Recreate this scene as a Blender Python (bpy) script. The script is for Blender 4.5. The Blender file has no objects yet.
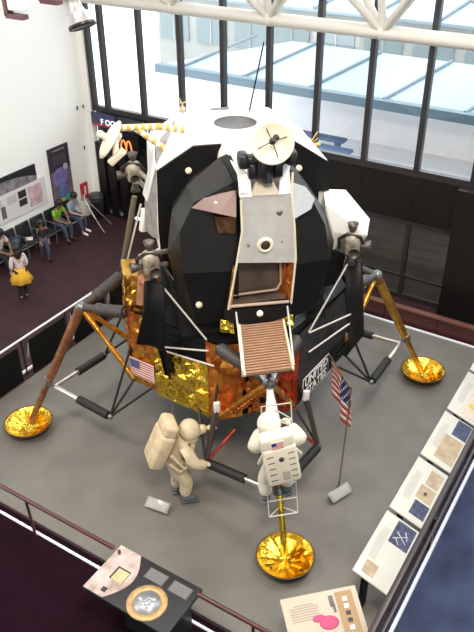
import bpy, bmesh, math, random
from mathutils import Vector as V, Matrix, Euler
PI = math.pi
random.seed(7)
SC = bpy.context.scene
COL = SC.collection
BA = 0.75609                      # the building stands at an angle to the lander
CB, SB = math.cos(BA), math.sin(BA)
def W(u, v, z=0.0):               # building coordinates (u along the window wall, v towards it)
    return V((u*CB + v*SB, -u*SB + v*CB, z))

# ------------------------------------------------------------------ materials
MATS = {}
def mat(name, col, rough=.6, metal=0., spec=.5, bump=0., bscale=30., var=0., vscale=5., emit=0., coat=0.):
    if name in MATS: return MATS[name]
    m = bpy.data.materials.new(name); m.use_nodes = True
    nt = m.node_tree; b = nt.nodes['Principled BSDF']
    c = (*col, 1) if len(col) == 3 else col
    b.inputs['Base Color'].default_value = c
    b.inputs['Roughness'].default_value = rough
    b.inputs['Metallic'].default_value = metal
    b.inputs['Specular IOR Level'].default_value = spec
    if coat: b.inputs['Coat Weight'].default_value = coat
    tc = nt.nodes.new('ShaderNodeTexCoord')
    if var:
        n = nt.nodes.new('ShaderNodeTexNoise'); n.inputs['Scale'].default_value = vscale; n.inputs['Detail'].default_value = 6
        nt.links.new(tc.outputs['Object'], n.inputs['Vector'])
        r = nt.nodes.new('ShaderNodeValToRGB')
        r.color_ramp.elements[0].position = .3; r.color_ramp.elements[1].position = .7
        r.color_ramp.elements[0].color = (*[x*(1-var) for x in c[:3]], 1)
        r.color_ramp.elements[1].color = (*[min(1, x*(1+var)) for x in c[:3]], 1)
        nt.links.new(n.outputs['Fac'], r.inputs['Fac']); nt.links.new(r.outputs['Color'], b.inputs['Base Color'])
    if bump:
        n = nt.nodes.new('ShaderNodeTexNoise'); n.inputs['Scale'].default_value = bscale; n.inputs['Detail'].default_value = 4
        nt.links.new(tc.outputs['Object'], n.inputs['Vector'])
        bp = nt.nodes.new('ShaderNodeBump'); bp.inputs['Strength'].default_value = bump; bp.inputs['Distance'].default_value = .03
        nt.links.new(n.outputs['Fac'], bp.inputs['Height']); nt.links.new(bp.outputs['Normal'], b.inputs['Normal'])
    if emit:
        b.inputs['Emission Color'].default_value = c; b.inputs['Emission Strength'].default_value = emit
    MATS[name] = m
    return m

def floor_mat():
    m = mat('platform_grey', (.170, .160, .145), .5, spec=.4, var=.16, vscale=1.1)
    nt = m.node_tree; b = nt.nodes['Principled BSDF']
    tc = nt.nodes.new('ShaderNodeTexCoord'); mp = nt.nodes.new('ShaderNodeMapping')
    mp.inputs['Scale'].default_value = (1.5, 40, 1); mp.inputs['Rotation'].default_value = (0, 0, .5)
    n = nt.nodes.new('ShaderNodeTexNoise'); n.inputs['Scale'].default_value = 1.5; n.inputs['Detail'].default_value = 5
    nt.links.new(tc.outputs['Object'], mp.inputs['Vector']); nt.links.new(mp.outputs['Vector'], n.inputs['Vector'])
    r = nt.nodes.new('ShaderNodeMapRange'); r.inputs['To Min'].default_value = .36; r.inputs['To Max'].default_value = .62
    nt.links.new(n.outputs['Fac'], r.inputs['Value']); nt.links.new(r.outputs['Result'], b.inputs['Roughness'])
    bp = nt.nodes.new('ShaderNodeBump'); bp.inputs['Strength'].default_value = .12; bp.inputs['Distance'].default_value = .01
    nt.links.new(n.outputs['Fac'], bp.inputs['Height']); nt.links.new(bp.outputs['Normal'], b.inputs['Normal'])
    return m

def glass_mat(name, tint, refl=.06, rough=.0):
    m = bpy.data.materials.new(name); m.use_nodes = True; nt = m.node_tree; nt.nodes.clear()
    o = nt.nodes.new('ShaderNodeOutputMaterial'); t = nt.nodes.new('ShaderNodeBsdfTransparent'); g = nt.nodes.new('ShaderNodeBsdfGlossy')
    t.inputs['Color'].default_value = (*tint, 1); g.inputs['Roughness'].default_value = rough
    mx = nt.nodes.new('ShaderNodeMixShader'); mx.inputs['Fac'].default_value = refl
    nt.links.new(t.outputs[0], mx.inputs[1]); nt.links.new(g.outputs[0], mx.inputs[2]); nt.links.new(mx.outputs[0], o.inputs['Surface'])
    return m

BLACK  = mat('black_skin', (.006, .006, .0065), .6, spec=.18, var=.3, vscale=3)
BLACKG = mat('black_skin_satin', (.011, .0105, .010), .42, spec=.28, var=.25, vscale=2)
CHAR   = mat('charcoal_blanket', (.024, .023, .023), .6, spec=.3, bump=.3, bscale=6, var=.3, vscale=4)
GREYD  = mat('dark_grey_skin', (.022, .021, .021), .45, spec=.3, var=.2, vscale=2)
LGREY  = mat('pale_grey_panel', (.52, .52, .50), .5, metal=.15, var=.08, vscale=6)
MGREY  = mat('mottled_grey_skin', (.30, .285, .275), .45, metal=.3, bump=.4, bscale=7, var=.3, vscale=5)
WHITE  = mat('white_skin', (.82, .82, .79), .55, var=.03)
CREAM  = mat('cream_trim', (.72, .66, .52), .55)
BEIGE  = mat('thruster_beige', (.34, .30, .235), .5, metal=.2, var=.35, vscale=9)
STEEL  = mat('dull_steel', (.22, .22, .22), .35, metal=.7)
CHROME = mat('bright_aluminium', (.75, .72, .68), .28, metal=.85)
ROD    = mat('pale_rod', (.62, .60, .55), .45, metal=.2)
GOLD   = mat('gold_foil', (1.0, .66, .08), .22, metal=1., bump=.5, bscale=14, var=.12, vscale=8)
ORANGE = mat('orange_foil', (1.0, .43, .07), .28, metal=.95, bump=.6, bscale=10, var=.35, vscale=4)
RUST   = mat('rust_foil', (.72, .21, .045), .34, metal=.85, bump=.7, bscale=9, var=.5, vscale=5)
REDF   = mat('red_foil', (.42, .05, .025), .4, metal=.6, bump=.6, bscale=9, var=.4, vscale=6)
BROWNF = mat('strut_foil', (.30, .125, .055), .42, metal=.6, bump=.5, bscale=12, var=.4, vscale=9)
BROWN  = mat('hatch_brown', (.085, .06, .045), .45, var=.35, vscale=3)
PORCH  = mat('porch_brown', (.36, .205, .12), .6, metal=.1, var=.1, vscale=8)
PORCHD = mat('porch_groove', (.13, .075, .05), .6)
GLASSW = mat('window_pink', (.42, .30, .28), .2, metal=.3, coat=.5)
GLASSB = mat('window_pale', (.62, .66, .70), .2, metal=.3, coat=.5)
SUIT   = mat('suit_ivory', (.68, .57, .39), .85, bump=.5, bscale=14, var=.12, vscale=10)
SUITW  = mat('suit_white', (.74, .70, .57), .85, bump=.5, bscale=14, var=.05, vscale=10)
PACKI  = mat('pack_ivory', (.62, .49, .32), .85, bump=.3, bscale=8, var=.15, vscale=8)
PACKW  = mat('pack_white', (.72, .67, .54), .8, bump=.15, bscale=8)
BOOT   = mat('boot_grey', (.13, .14, .15), .7)
BLK    = mat('plain_black', (.005, .005, .005), .55, spec=.2)
BLKS   = mat('satin_black', (.015, .015, .017), .3)
RED    = mat('flag_red', (.55, .045, .05), .7)
BLUE   = mat('flag_blue', (.03, .04, .16), .7)
FWHITE = mat('flag_white', (.80, .76, .72), .7)
BRASS  = mat('brass_pole', (.30, .20, .09), .4, metal=.6)
PLAT   = floor_mat()
CARPM  = mat('maroon_carpet', (.040, .0155, .020), .72, var=.25, vscale=2, spec=.3)
CARPD  = mat('dark_plum_carpet', (.0125, .003, .008), .95, var=.2, vscale=3, spec=.1)
CARPB  = mat('blue_carpet', (.043, .055, .105), .95, var=.3, vscale=1.6, spec=.1)
WALLW  = mat('white_wall', (.90, .91, .88), .8)
FRAME  = mat('bronze_frame', (.036, .034, .036), .4, metal=.3)
PANELB = mat('black_wall_panel', (.010, .009, .009), .35, spec=.4)
TRUSS  = mat('white_truss_paint', (.66, .64, .59), .45)
MAROON = mat('maroon_laminate', (.075, .022, .022), .35)
RAILM  = mat('maroon_rail', (.085, .028, .028), .3, coat=.3)
PAVE   = mat('white_paving', (.93, .91, .92), .9)
GROOF  = mat('blue_glass_roof', (.26, .36, .42), .25, var=.15, vscale=.25)
GRIDGE = mat('roof_rib', (.18, .22, .25), .5)
EAVE   = mat('roof_eave', (.10, .16, .20), .5)
FACW   = mat('far_wall', (.34, .35, .33), .8, var=.12, vscale=.7)
FARGL  = mat('far_glass', (.20, .25, .26), .2)
LED    = mat('lit_edge_strip', (.85, .85, .92), .5, emit=.15)
GLASS  = glass_mat('clear_pane', (.97, .98, .98), .04)
TINT   = glass_mat('smoked_pane', (.36, .34, .31), .08, .02)

# ------------------------------------------------------------------ mesh builder
class MB:
    def __init__(s): s.v = []; s.f = []; s.m = []; s.sm = []
    def add(s, vs, fs, m=0, smooth=False, M=None):
        k = len(s.v)
        s.v += [tuple(M @ V(p)) if M else tuple(p) for p in vs]
        for f in fs: s.f.append([k+i for i in f]); s.m.append(m); s.sm.append(smooth)
        return s
    def box(s, c, d, m=0, rz=0, M=None, R=None):
        x, y, z = [q/2 for q in d]
        vs = [V((i*x, j*y, k*z)) for k in (-1, 1) for i, j in ((-1, -1), (1, -1), (1, 1), (-1, 1))]
        Rm = R if R else Matrix.Rotation(rz, 3, 'Z')
        vs = [Rm @ p + V(c) for p in vs]
        return s.add(vs, [(3, 2, 1, 0), (4, 5, 6, 7), (0, 1, 5, 4), (1, 2, 6, 5), (2, 3, 7, 6), (3, 0, 4, 7)], m, False, M)
    def rbox(s, c, d, r=.02, m=0, R=None, seg=2):
        bm = bmesh.new(); bmesh.ops.create_cube(bm, size=1)
        for v in bm.verts: v.co = V((v.co.x*d[0], v.co.y*d[1], v.co.z*d[2]))
        bmesh.ops.bevel(bm, geom=bm.edges[:], offset=r, segments=seg, affect='EDGES', profile=.5)
        bm.verts.index_update()
        vs = [(R @ v.co if R else v.co) + V(c) for v in bm.verts]
        fs = [[v.index for v in f.verts] for f in bm.faces]; bm.free()
        return s.add(vs, fs, m, True)
    def hull(s, pts, m=0):
        bm = bmesh.new()
        for p in pts: bm.verts.new(p)
        r = bmesh.ops.convex_hull(bm, input=bm.verts[:])
        for g in list(bm.verts):
            if not g.link_faces: bm.verts.remove(g)
        bmesh.ops.recalc_face_normals(bm, faces=bm.faces[:])
        bm.verts.index_update()
        s.add([v.co.copy() for v in bm.verts], [[v.index for v in f.verts] for f in bm.faces], m); bm.free()
        return s
    def prism(s, poly, ext, m=0, mside=None):
        n = len(poly); e = V(ext); a = [V(p) for p in poly]; b = [p+e for p in a]
        s.add(a+b, [list(range(n))[::-1], list(range(n, 2*n))], m)
        s.add(a+b, [(i, (i+1) % n, n+(i+1) % n, n+i) for i in range(n)], m if mside is None else mside)
        return s
    def tube(s, p0, p1, r0, r1=None, m=0, n=12, cap=True):
        if r1 is None: r1 = r0
        p0, p1 = V(p0), V(p1); d = (p1-p0)
        if d.length < 1e-6: return s
        q = d.to_track_quat('Z', 'Y').to_matrix()
        vs = []
        for p, r in ((p0, r0), (p1, r1)):
            for i in range(n):
                a = 2*PI*i/n; vs.append(p + q @ V((r*math.cos(a), r*math.sin(a), 0)))
        s.add(vs, [(i, (i+1) % n, n+(i+1) % n, n+i) for i in range(n)], m, True)
        if cap: s.add(vs, [list(range(n))[::-1], list(range(n, 2*n))], m)
        return s
    def path(s, pts, r, m=0, n=8):
        for a, b in zip(pts[:-1], pts[1:]): s.tube(a, b, r, r, m, n)
        for p in pts[1:-1]: s.sphere(p, r*1.0, m, 8, 6)
        return s
    def lathe(s, prof, o=(0, 0, 0), axis=(0, 0, 1), m=0, n=32, smooth=True, jit=0., closed=False):
        q = V(axis).to_track_quat('Z', 'Y').to_matrix(); o = V(o); vs = []; k = len(prof)
        for i in range(n):
            a = 2*PI*i/n
            for j, (r, z) in enumerate(prof):
                jj = random.uniform(-jit, jit) if jit and r > 1e-4 else 0
                vs.append(o + q @ V((r*math.cos(a), r*math.sin(a), z+jj)))
        fs = [(i*k+j, ((i+1) % n)*k+j, ((i+1) % n)*k+j+1, i*k+j+1) for i in range(n) for j in range(k-1)]
        return s.add(vs, fs, m, smooth)
    def sphere(s, c, r, m=0, n=16, k=10, sc=(1, 1, 1), R=None):
        vs = []; fs = []; c = V(c)
        for j in range(k+1):
            t = PI*j/k
            for i in range(n):
                a = 2*PI*i/n
                p = V((r*sc[0]*math.sin(t)*math.cos(a), r*sc[1]*math.sin(t)*math.sin(a), r*sc[2]*math.cos(t)))
                vs.append((R @ p if R else p)+c)
        for j in range(k):
            for i in range(n): fs.append((j*n+i, (j+1)*n+i, (j+1)*n+(i+1) % n, j*n+(i+1) % n))
        return s.add(vs, fs, m, True)
    def foil(s, a, b, c, d, nu, nv, amp=.02, m=0, m2=None, flat=True):
        """crumpled sheet between corners a b c d (counter-clockwise)"""
        a, b, c, d = V(a), V(b), V(c), V(d); nn = (b-a).cross(d-a).normalized(); vs = []
        for j in range(nv+1):
            for i in range(nu+1):
                u, v = i/nu, j/nv
                p = (a*(1-u)+b*u)*(1-v)+(d*(1-u)+c*u)*v
                e = 0 < i < nu and 0 < j < nv
                if e: p += (b-a)*random.uniform(-.35, .35)/nu + (d-a)*random.uniform(-.35, .35)/nv
                vs.append(p + nn*random.uniform(-amp, amp)*(1 if e else .3))
        w = nu+1
        for j in range(nv):
            for i in range(nu):
                q = (j*w+i, j*w+i+1, (j+1)*w+i+1, (j+1)*w+i)
                mm = m2 if (m2 is not None and random.random() < .2) else m
                if random.random() < .5: fs = [(q[0], q[1], q[2]), (q[0], q[2], q[3])]
                else: fs = [(q[0], q[1], q[3]), (q[1], q[2], q[3])]
                k = len(s.v)
                for f in fs: s.f.append([f_+s.base for f_ in f] if 0 else list(f)); s.m.append(mm); s.sm.append(not flat); s._p = 1
        # re-index
        base = len(s.v); cnt = nu*nv*2
        for t in range(len(s.f)-cnt, len(s.f)): s.f[t] = [x+base for x in s.f[t]]
        s.v += [tuple(p) for p in vs]
        return s
    def build(s, name, mats, parent=None, **k):
        me = bpy.data.meshes.new(name); me.from_pydata(s.v, [], s.f)
        for m in (mats if isinstance(mats, (list, tuple)) else [mats]): me.materials.append(m)
        me.polygons.foreach_set('material_index', s.m); me.polygons.foreach_set('use_smooth', s.sm); me.update()
        o = bpy.data.objects.new(name, me); COL.objects.link(o)
        if parent: o.parent = parent
        for kk, vv in k.items(): o[kk] = vv
        return o

def thing(name, label, cat, loc=(0, 0, 0), rz=0, group=None):
    o = bpy.data.objects.new(name, None); COL.objects.link(o); o.location = loc; o.rotation_euler = (0, 0, rz)
    o.empty_display_size = .2; o['label'] = label; o['category'] = cat
    if group: o['group'] = group
    return o
def struct(name, mb, mats, rz=-BA):
    o = mb.build(name, mats); o.rotation_euler = (0, 0, rz); o['kind'] = 'structure'; return o
def copy_tree(o, parent=None):
    c = o.copy(); COL.objects.link(c); c.parent = parent
    for ch in o.children: copy_tree(ch, c)
    return c
def text(name, body, size, M, m, parent=None, bold=0., align='CENTER', depth=.004):
    cu = bpy.data.curves.new(name, 'FONT'); cu.body = body; cu.size = size; cu.align_x = align; cu.align_y = 'CENTER'
    cu.extrude = depth; cu.offset = bold; cu.materials.append(m)
    t = bpy.data.objects.new(name, cu); COL.objects.link(t)
    dg = bpy.context.evaluated_depsgraph_get(); me = bpy.data.meshes.new_from_object(t.evaluated_get(dg))
    bpy.data.objects.remove(t)
    me.transform(M)
    o = bpy.data.objects.new(name, me); COL.objects.link(o)
    if parent: o.parent = parent
    return o
def frame(o, x, y):               # matrix with given origin, x and y axes
    x = V(x).normalized(); y = V(y); z = x.cross(y).normalized(); y = z.cross(x)
    M = Matrix((x, y, z)).transposed().to_4x4(); M.translation = V(o); return M

def skin(name, nodes, edges, m, parent=None, sub=2, root=0):
    """continuous skinned surface; nodes: list of (pos, radius)"""
    me = bpy.data.meshes.new(name); bm = bmesh.new(); ly = bm.verts.layers.skin.verify()
    vs = []
    for p, r in nodes:
        v = bm.verts.new(p); v[ly].radius = (r, r) if not isinstance(r, tuple) else r; vs.append(v)
    for a, b in edges: bm.edges.new((vs[a], vs[b]))
    vs[root][ly].use_root = True
    bm.to_mesh(me); bm.free()
    o = bpy.data.objects.new(name, me); COL.objects.link(o)
    sk = o.modifiers.new('Skin', 'SKIN'); sk.branch_smoothing = .6; sk.use_smooth_shade = True
    sb = o.modifiers.new('Sub', 'SUBSURF'); sb.levels = sub; sb.render_levels = sub
    dg = bpy.context.evaluated_depsgraph_get(); me2 = bpy.data.meshes.new_from_object(o.evaluated_get(dg))
    bpy.data.objects.remove(o)
    me2.materials.clear(); me2.materials.append(m)
    me2.polygons.foreach_set('use_smooth', [True]*len(me2.polygons))
    o = bpy.data.objects.new(name, me2); COL.objects.link(o)
    if parent: o.parent = parent
    return o

# ================================================================== THE SETTING
S = struct
S('floor', MB().box((-2.35, -.9, -.06), (14.5, 14.0, .1)), CARPM)
S('platform', MB().box((.2, 0, -.02), (9.15, 9.3, .05)), PLAT)
S('floor', MB().box((-.0, -12, -.045), (40, 14.6, .1)), CARPD)
S('floor', MB().box((10.2, .7, -.045), (11, 10.9, .1)), CARPB)
S('wall_left', MB().box((-9.2, -1.5, 6), (.3, 15.2, 12.2)), WALLW)
S('wall_left', MB().box((-8.93, 6.02, 6), (.26, .2, 12.2)), WALLW)
S('wall_right', MB().box((16, -2, 6.5), (.3, 18, 13)), mat('grey_wall', (.35, .34, .33), .8))
S('wall_back', MB().box((3.4, -16, 6.5), (26, .3, 13)), MATS['grey_wall'])
mb = MB()
for x0, x1, v0, v1 in ((-9.35, 16, -16, -11), (-9.35, 16, -7.5, -5.5), (-9.35, 16, -2, 0), (-9.35, 16, 3.5, 6.2), (-9.35, -5, -16, 6.2), (10, 16, -16, 6.2), (1, 3, -16, 6.2)):
    mb.box(((x0+x1)/2, (v0+v1)/2, 13.2), (x1-x0, v1-v0, .3))
S('ceiling', mb, MATS['grey_wall'])
# window wall: mullions, sill, black panels, lower glazing
WV = 6.05
us = [-8.72]+[-2.72+1.37*k for k in range(-4, 14)]
mb = MB()
mb.box((2.8, WV, 3.44), (23.5, .16, .17))           # sill rail
mb.box((2.8, WV, 12.1), (23.5, .2, .3))
for i, u in enumerate(us): mb.box((u, WV, 7.8), (.13, .16, 8.7))
mb.box((2.8, WV-.02, 2.13), (23.5, .14, .10))
for u in [us[0]-.12]+us[5:]: mb.box((u, WV-.02, 1.06), (.10, .14, 2.1))
mb.box((5.6, WV-.02, .62), (17.8, .10, .07)); mb.box((5.6, WV-.02, .06), (17.8, .16, .12))
S('trim_1', mb, FRAME)
for k in range(len(us)-1):
    S('window_%d' % (k+1), MB().box(((us[k]+us[k+1])/2, WV+.03, 7.8), (us[k+1]-us[k]-.13, .012, 8.4)), GLASS)
# black opaque band under the sill
mb = MB()
for u0, u1 in zip([-3.9]+us[5:-1], us[5:]): mb.box(((u0+u1)/2, WV, 2.77), (u1-u0-.006, .1, 1.25)); mb.box(((u0+u1)/2, WV+.07, 2.77), (u1-u0+.02, .05, 1.25))
mb.box((3.0, WV-.2, 1.7), (.95, .34, 3.36))
S('wall_front', mb, PANELB)
for k, (u0, u1) in enumerate(zip(us[5:-1], us[6:])):
    S('window_%d' % (k+30), MB().box(((u0+u1)/2, WV+.0, 1.1), (u1-u0-.1, .012, 2.0)), TINT)
# dark doorway region behind the lander at the left: black portals
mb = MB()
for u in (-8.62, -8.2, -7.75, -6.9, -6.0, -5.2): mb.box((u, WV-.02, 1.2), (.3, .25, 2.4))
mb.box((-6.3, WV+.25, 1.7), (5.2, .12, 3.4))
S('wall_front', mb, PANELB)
# low maroon partition behind the platform
mb = MB().box((3.8, 4.85, .2), (9.6, .1, .42)); mb2 = MB().box((3.8, 4.85, .43), (9.6, .16, .04))
for u in range(-1, 8): mb.box((u*1.35+.1, 4.795, .2), (.015, .01, .4), 1)
S('trim_2', mb, [MAROON, BLK]); S('trim_3', mb2, mat('rail_brown', (.16, .07, .05), .3))
# lit edges of the platform
S('trim_4', MB().box((-4.62, -.1, .035), (.05, 9.0, .05)), LED)
S('trim_5', MB().box((.1, -4.83, .02), (9.2, .04, .03)), LED)
S('trim_6', MB().box((4.93, -.9, .05), (.05, 7.8, .1)), LED)
S('trim_7', MB().box((2.6, 4.67, .03), (4.2, .035, .04)), LED)
# roof truss: bottom chord with fans of braces
mb = MB(); tv = 5.62; tz = 6.62
mb.tube((-9.0, tv, tz), (14, tv, tz), .155, n=20)
mb.tube((-9.0, tv-1.1, tz+1.7), (14, tv-1.1, tz+1.7), .11, n=16); mb.tube((-9.0, tv+.15, tz+1.9), (14, tv+.15, tz+1.9), .11, n=16)
for k in range(-1, 5):
    u = -2.5+2.85*k
    if u < -9: continue
    for du, dv, dz in ((-1.42, .15, 1.9), (1.42, .15, 1.9), (-1.42, -1.1, 1.7), (1.42, -1.1, 1.7), (-.1, -.4, 1.9)):
        mb.tube((u, tv, tz), (u+du, tv+dv, tz+dz), .09, n=14)
    mb.sphere((u, tv, tz), .17)
S('trim_8', mb, TRUSS)
# outside: paving, glass roofed building
S('floor', MB().box((-8, 46, -.2), (120, 67.5, .2)), PAVE)
PAVER = mat('grey_pavers', (.16, .155, .145), .9, var=.15, vscale=2)
mb = MB(); mb.box((3, 9.2, -.12), (14, 6.1, .2))
for k in range(11): mb.box((3, 6.5+.6*k, -.018), (14, .02, .008), 1)
for k in range(18): mb.box((-3.5+.8*k, 9.2, -.018), (.02, 6.1, .008), 1)
S('floor', mb, [PAVER, CHAR])
S('floor', MB().box((-33, 9.2, -.12), (48, 6.1, .2)), PAVE)
def outside():
    t = thing('glass_roofed_pavilion', 'low building with a blue glass roof seen through the tall windows', 'building', W(0, 0), -BA)
    M = mb = MB()
    v0, v1, z0, z1 = 14.2, 18.4, 2.5, 3.05
    mb.prism([(-12.5, v0, z0), (14, v0, z0), (14, v1, z1), (-8.6, v1, z1)], (0, 0, -.12)); mb.build('roof', GROOF, t)
    for k in range(9):
        u = -11.4+k*2.9; MB().tube((u, v0, z0+.04), (u+1.0, v1, z1+.04), .06).build('roof_rib', GRIDGE, t)
    MB().box((.75, v0-.12, z0-.1), (26.6, .35, .32)).build('gutter', EAVE, t)
    MB().box((2.5, v0+2.6, 1.15), (22, .3, 2.3)).build('wall', PAVE, t)
    MB().box((-2, 22.2, 1.9), (33, .4, 3.6)).build('upper_wall', FACW, t)
    for k in range(14):
        f = MB().box((-17.4+2.3*k, 21.97, 2.35), (1.8, .1, 1.7)).build('window', FARGL, t)
        MB().box((-17.4+2.3*k, 21.9, 2.35), (.08, .06, 1.7)).build('window_bar', FACW, f)
    mb = MB(); mb.prism([(-18.6, 21.7, 3.75), (14, 21.7, 3.75), (14, 34, 5.0), (-18.6, 34, 5.0)], (0, 0, -.12)); mb.build('upper_roof', GROOF, t)
    for k in range(11): MB().tube((-18+2.9*k, 21.7, 3.8), (-17+2.9*k, 34, 5.05), .07).build('upper_roof_rib', GRIDGE, t)
outside()
for k, (u, v) in enumerate(((-5.3, 14.6), (-4.6, 13.6))):
    MB().rbox((0, 0, .62), (2.2, .45, .12), .03).box((-.8, 0, .3), (.1, .4, .6)).box((.8, 0, .3), (.1, .4, .6)).build('outdoor_bench', mat('bench_blue', (.07, .12, .22), .5),
        label=('blue bench outside the window, farther one of the two' if k == 0 else 'blue bench outside the window, nearer one of the two'), category='bench', group='benches outside the windows').location = W(u, v, 0)
    bpy.data.objects[-1] if 0 else None
for o in [o for o in bpy.data.objects if o.name.startswith('outdoor_bench')]: o.rotation_euler = (0, 0, -BA)

# ================================================================== THE LUNAR LANDER
LM = thing('lunar_lander', 'two-stage moon lander with black faceted cabin, orange and gold foil base and four splayed legs', 'spacecraft')
H, Wd, Z0, Z1 = 2.11, .69, 1.45, 3.06
# descent stage core
mb = MB()
octo = [(-H, Wd), (-H, -Wd), (-Wd, -H), (Wd, -H), (H, -Wd), (H, Wd), (Wd, H), (-Wd, H)]
ins = .06
oc = [(x*(1-ins/2), y*(1-ins/2)) for x, y in octo]
mb.prism([(x, y, Z0+.03) for x, y in oc], (0, 0, Z1-Z0-.05))
dst = mb.build('descent_stage', BLACK, LM)
def face(i, s0, s1, z0, z1, off=0.0):
    a = V((*octo[i], 0)); b = V((*octo[(i+1) % 8], 0)); d = b-a; n = V((d.y, -d.x, 0)).normalized()
    if n.dot((a+b)/2) < 0: n = -n
    p, q = a+d*s0+n*off, a+d*s1+n*off
    return [V((p.x, p.y, z0)), V((q.x, q.y, z0)), V((q.x, q.y, z1)), V((p.x, p.y, z1))]
def foilpart(name, i, s0, s1, z0, z1, nu, nv, amp, mats, off=.0, m2=None, parent=None):
    mb = MB(); mb.foil(*face(i, s0, s1, z0, z1, off), nu, nv, amp, 0, m2)
    return mb.build(name, mats, parent or dst)
# index: 0 = -X face, 1 = front-left diagonal, 2 = front, 3 = front-right diagonal, 4 = +X, 5,6,7 rear
foilpart('orange_foil_blanket', 0, -.02, 1.02, Z0, Z1+.05, 12, 14, .035, [ORANGE, RUST], m2=1)
foilpart('orange_foil_blanket', 1, 0, .30, Z0, 2.35, 6, 8, .02, [ORANGE, RUST], m2=1)
foilpart('rust_foil_blanket', 1, .0, .30, 2.3, Z1, 6, 7, .02, [RUST, ORANGE], m2=1)
foilpart('gold_foil_panel', 1, .30, .90, Z0-.05, 2.56, 13, 12, .035, GOLD, .03)
foilpart('rust_foil_blanket', 1, .88, 1.0, Z0, Z1, 3, 12, .02, [RUST, ORANGE], .02, m2=1)
foilpart('black_blanket', 1, .28, .90, 2.5, Z1, 8, 6, .012, BLACK, .005)
foilpart('rust_foil_blanket', 2, -.02, .30, Z0, Z1, 5, 14, .03, [RUST, ORANGE], .03, m2=1)
foilpart('striped_foil_blanket', 2, .28, .80, Z0, 2.75, 10, 12, .03, [RUST, BLACK], -.03, m2=1)
foilpart('red_foil_blanket', 2, .78, 1.02, Z0, Z1, 5, 14, .05, [REDF, RUST], .05, m2=1)
foilpart('charcoal_blanket', 3, 0, 1, 1.95, Z1, 10, 8, .012, CHAR, .01)
foilpart('black_blanket', 3, 0, 1, Z0, 1.97, 8, 4, .015, BLACK, 0)
foilpart('orange_foil_blanket', 4, 0, 1, Z0, Z1, 10, 12, .035, [ORANGE, RUST], m2=1)
foilpart('gold_foil_panel', 5, 0, 1, Z0, Z1, 12, 12, .035, GOLD)
foilpart('orange_foil_blanket', 6, 0, 1, Z0, Z1, 10, 12, .035, [ORANGE, RUST], m2=1)
foilpart('gold_foil_panel', 7, 0, 1, Z0, Z1, 12, 12, .035, GOLD)
mb = MB(); a, b, c_, d_ = (-2.10, -.12), (-2.10, -.70), (-1.68, -.85), (-1.68, -.12)
for (p, q) in ((a, b), (b, c_)): mb.foil((*p, 3.0), (*q, 3.0), (*q, 3.78), (*p, 3.78), 6, 8, .03)
mb.foil((*b, 3.78), (*c_, 3.76), (*d_, 3.76), (*a, 3.78), 4, 4, .01); mb.build('orange_foil_box', ORANGE, dst)
# brick red beads of wrinkled tape on the front
mb = MB()
for k in range(9): mb.sphere((-.12+.05*math.sin(k), -2.17, 2.75-k*.14), .055, 0, 8, 6, (1, .6, 1.3))
for k in range(12): mb.sphere((-.40+k*.06, -2.19, 1.62+k*.045), .05, 0, 8, 6, (1.2, .6, .9))
mb.build('foil_tape', RUST, dst)
# engine bell
MB().lathe([(.35, 1.5), (.48, 1.2), (.66, .85), (.74, .55), (.71, .55), (.45, 1.2), (.33, 1.5)], n=40).build('engine_bell', mat('bell_dark', (.09, .08, .075), .45, metal=.5), dst)
# flag plate on the left diagonal face
def flag_plate(o, x, y, w, h, parent, name='flag_plate', grid=1):
    M = frame(o, x, y); mb = MB(); s = h/13
    mb.box((w/2, h/2, 0), (w*1.06, h*1.1, .01), 2, M=M)
    for k in range(13):
        x0 = .42*w if k >= 6 else 0
        mb.box(((x0+w)/2, s*(k+.5), .008), (w-x0, s*.98, .004), 0 if k % 2 == 0 else 2, M=M)
    mb.box((.21*w, h*(6/13+1)/2, .009), (.42*w, h*7/13, .006), 1, M=M)
    if grid:
        for i in range(6):
            for j in range(5): mb.box((w*.07*(i+.5), h*6/13+h*7/13*(j+.5)/5, .0125), (w*.02, w*.02, .002), 2, M=M)
    return mb.build(name, [RED, BLUE, FWHITE], parent)
f = face(1, 0.02, .285, 1.66, 2.05, .06)
flag_plate(f[0]+V((0, 0, .03)), f[1]-f[0], (0, 0, 1), (f[1]-f[0]).length, .36, dst)
# lettering panel on the right diagonal face
f = face(3, .12, .62, 1.47, 1.95, .03)
M = frame(f[0], f[1]-f[0], (0, 0, 1)); L = (f[1]-f[0]).length
pl = MB().box((L/2, .24, 0), (L, .48, .015), 0, M=M).box((L/2, .24, .004), (L*.97, .45, .012), 1, M=M).build('name_panel', [FWHITE, BLK], LM)
text('lettering', 'UNITED', .25, M @ Matrix.Translation((L/2, .35, .014)), FWHITE, pl, .004)
text('lettering', 'STATES', .25, M @ Matrix.Translation((L/2, .12, .014)), FWHITE, pl, .004)

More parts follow.
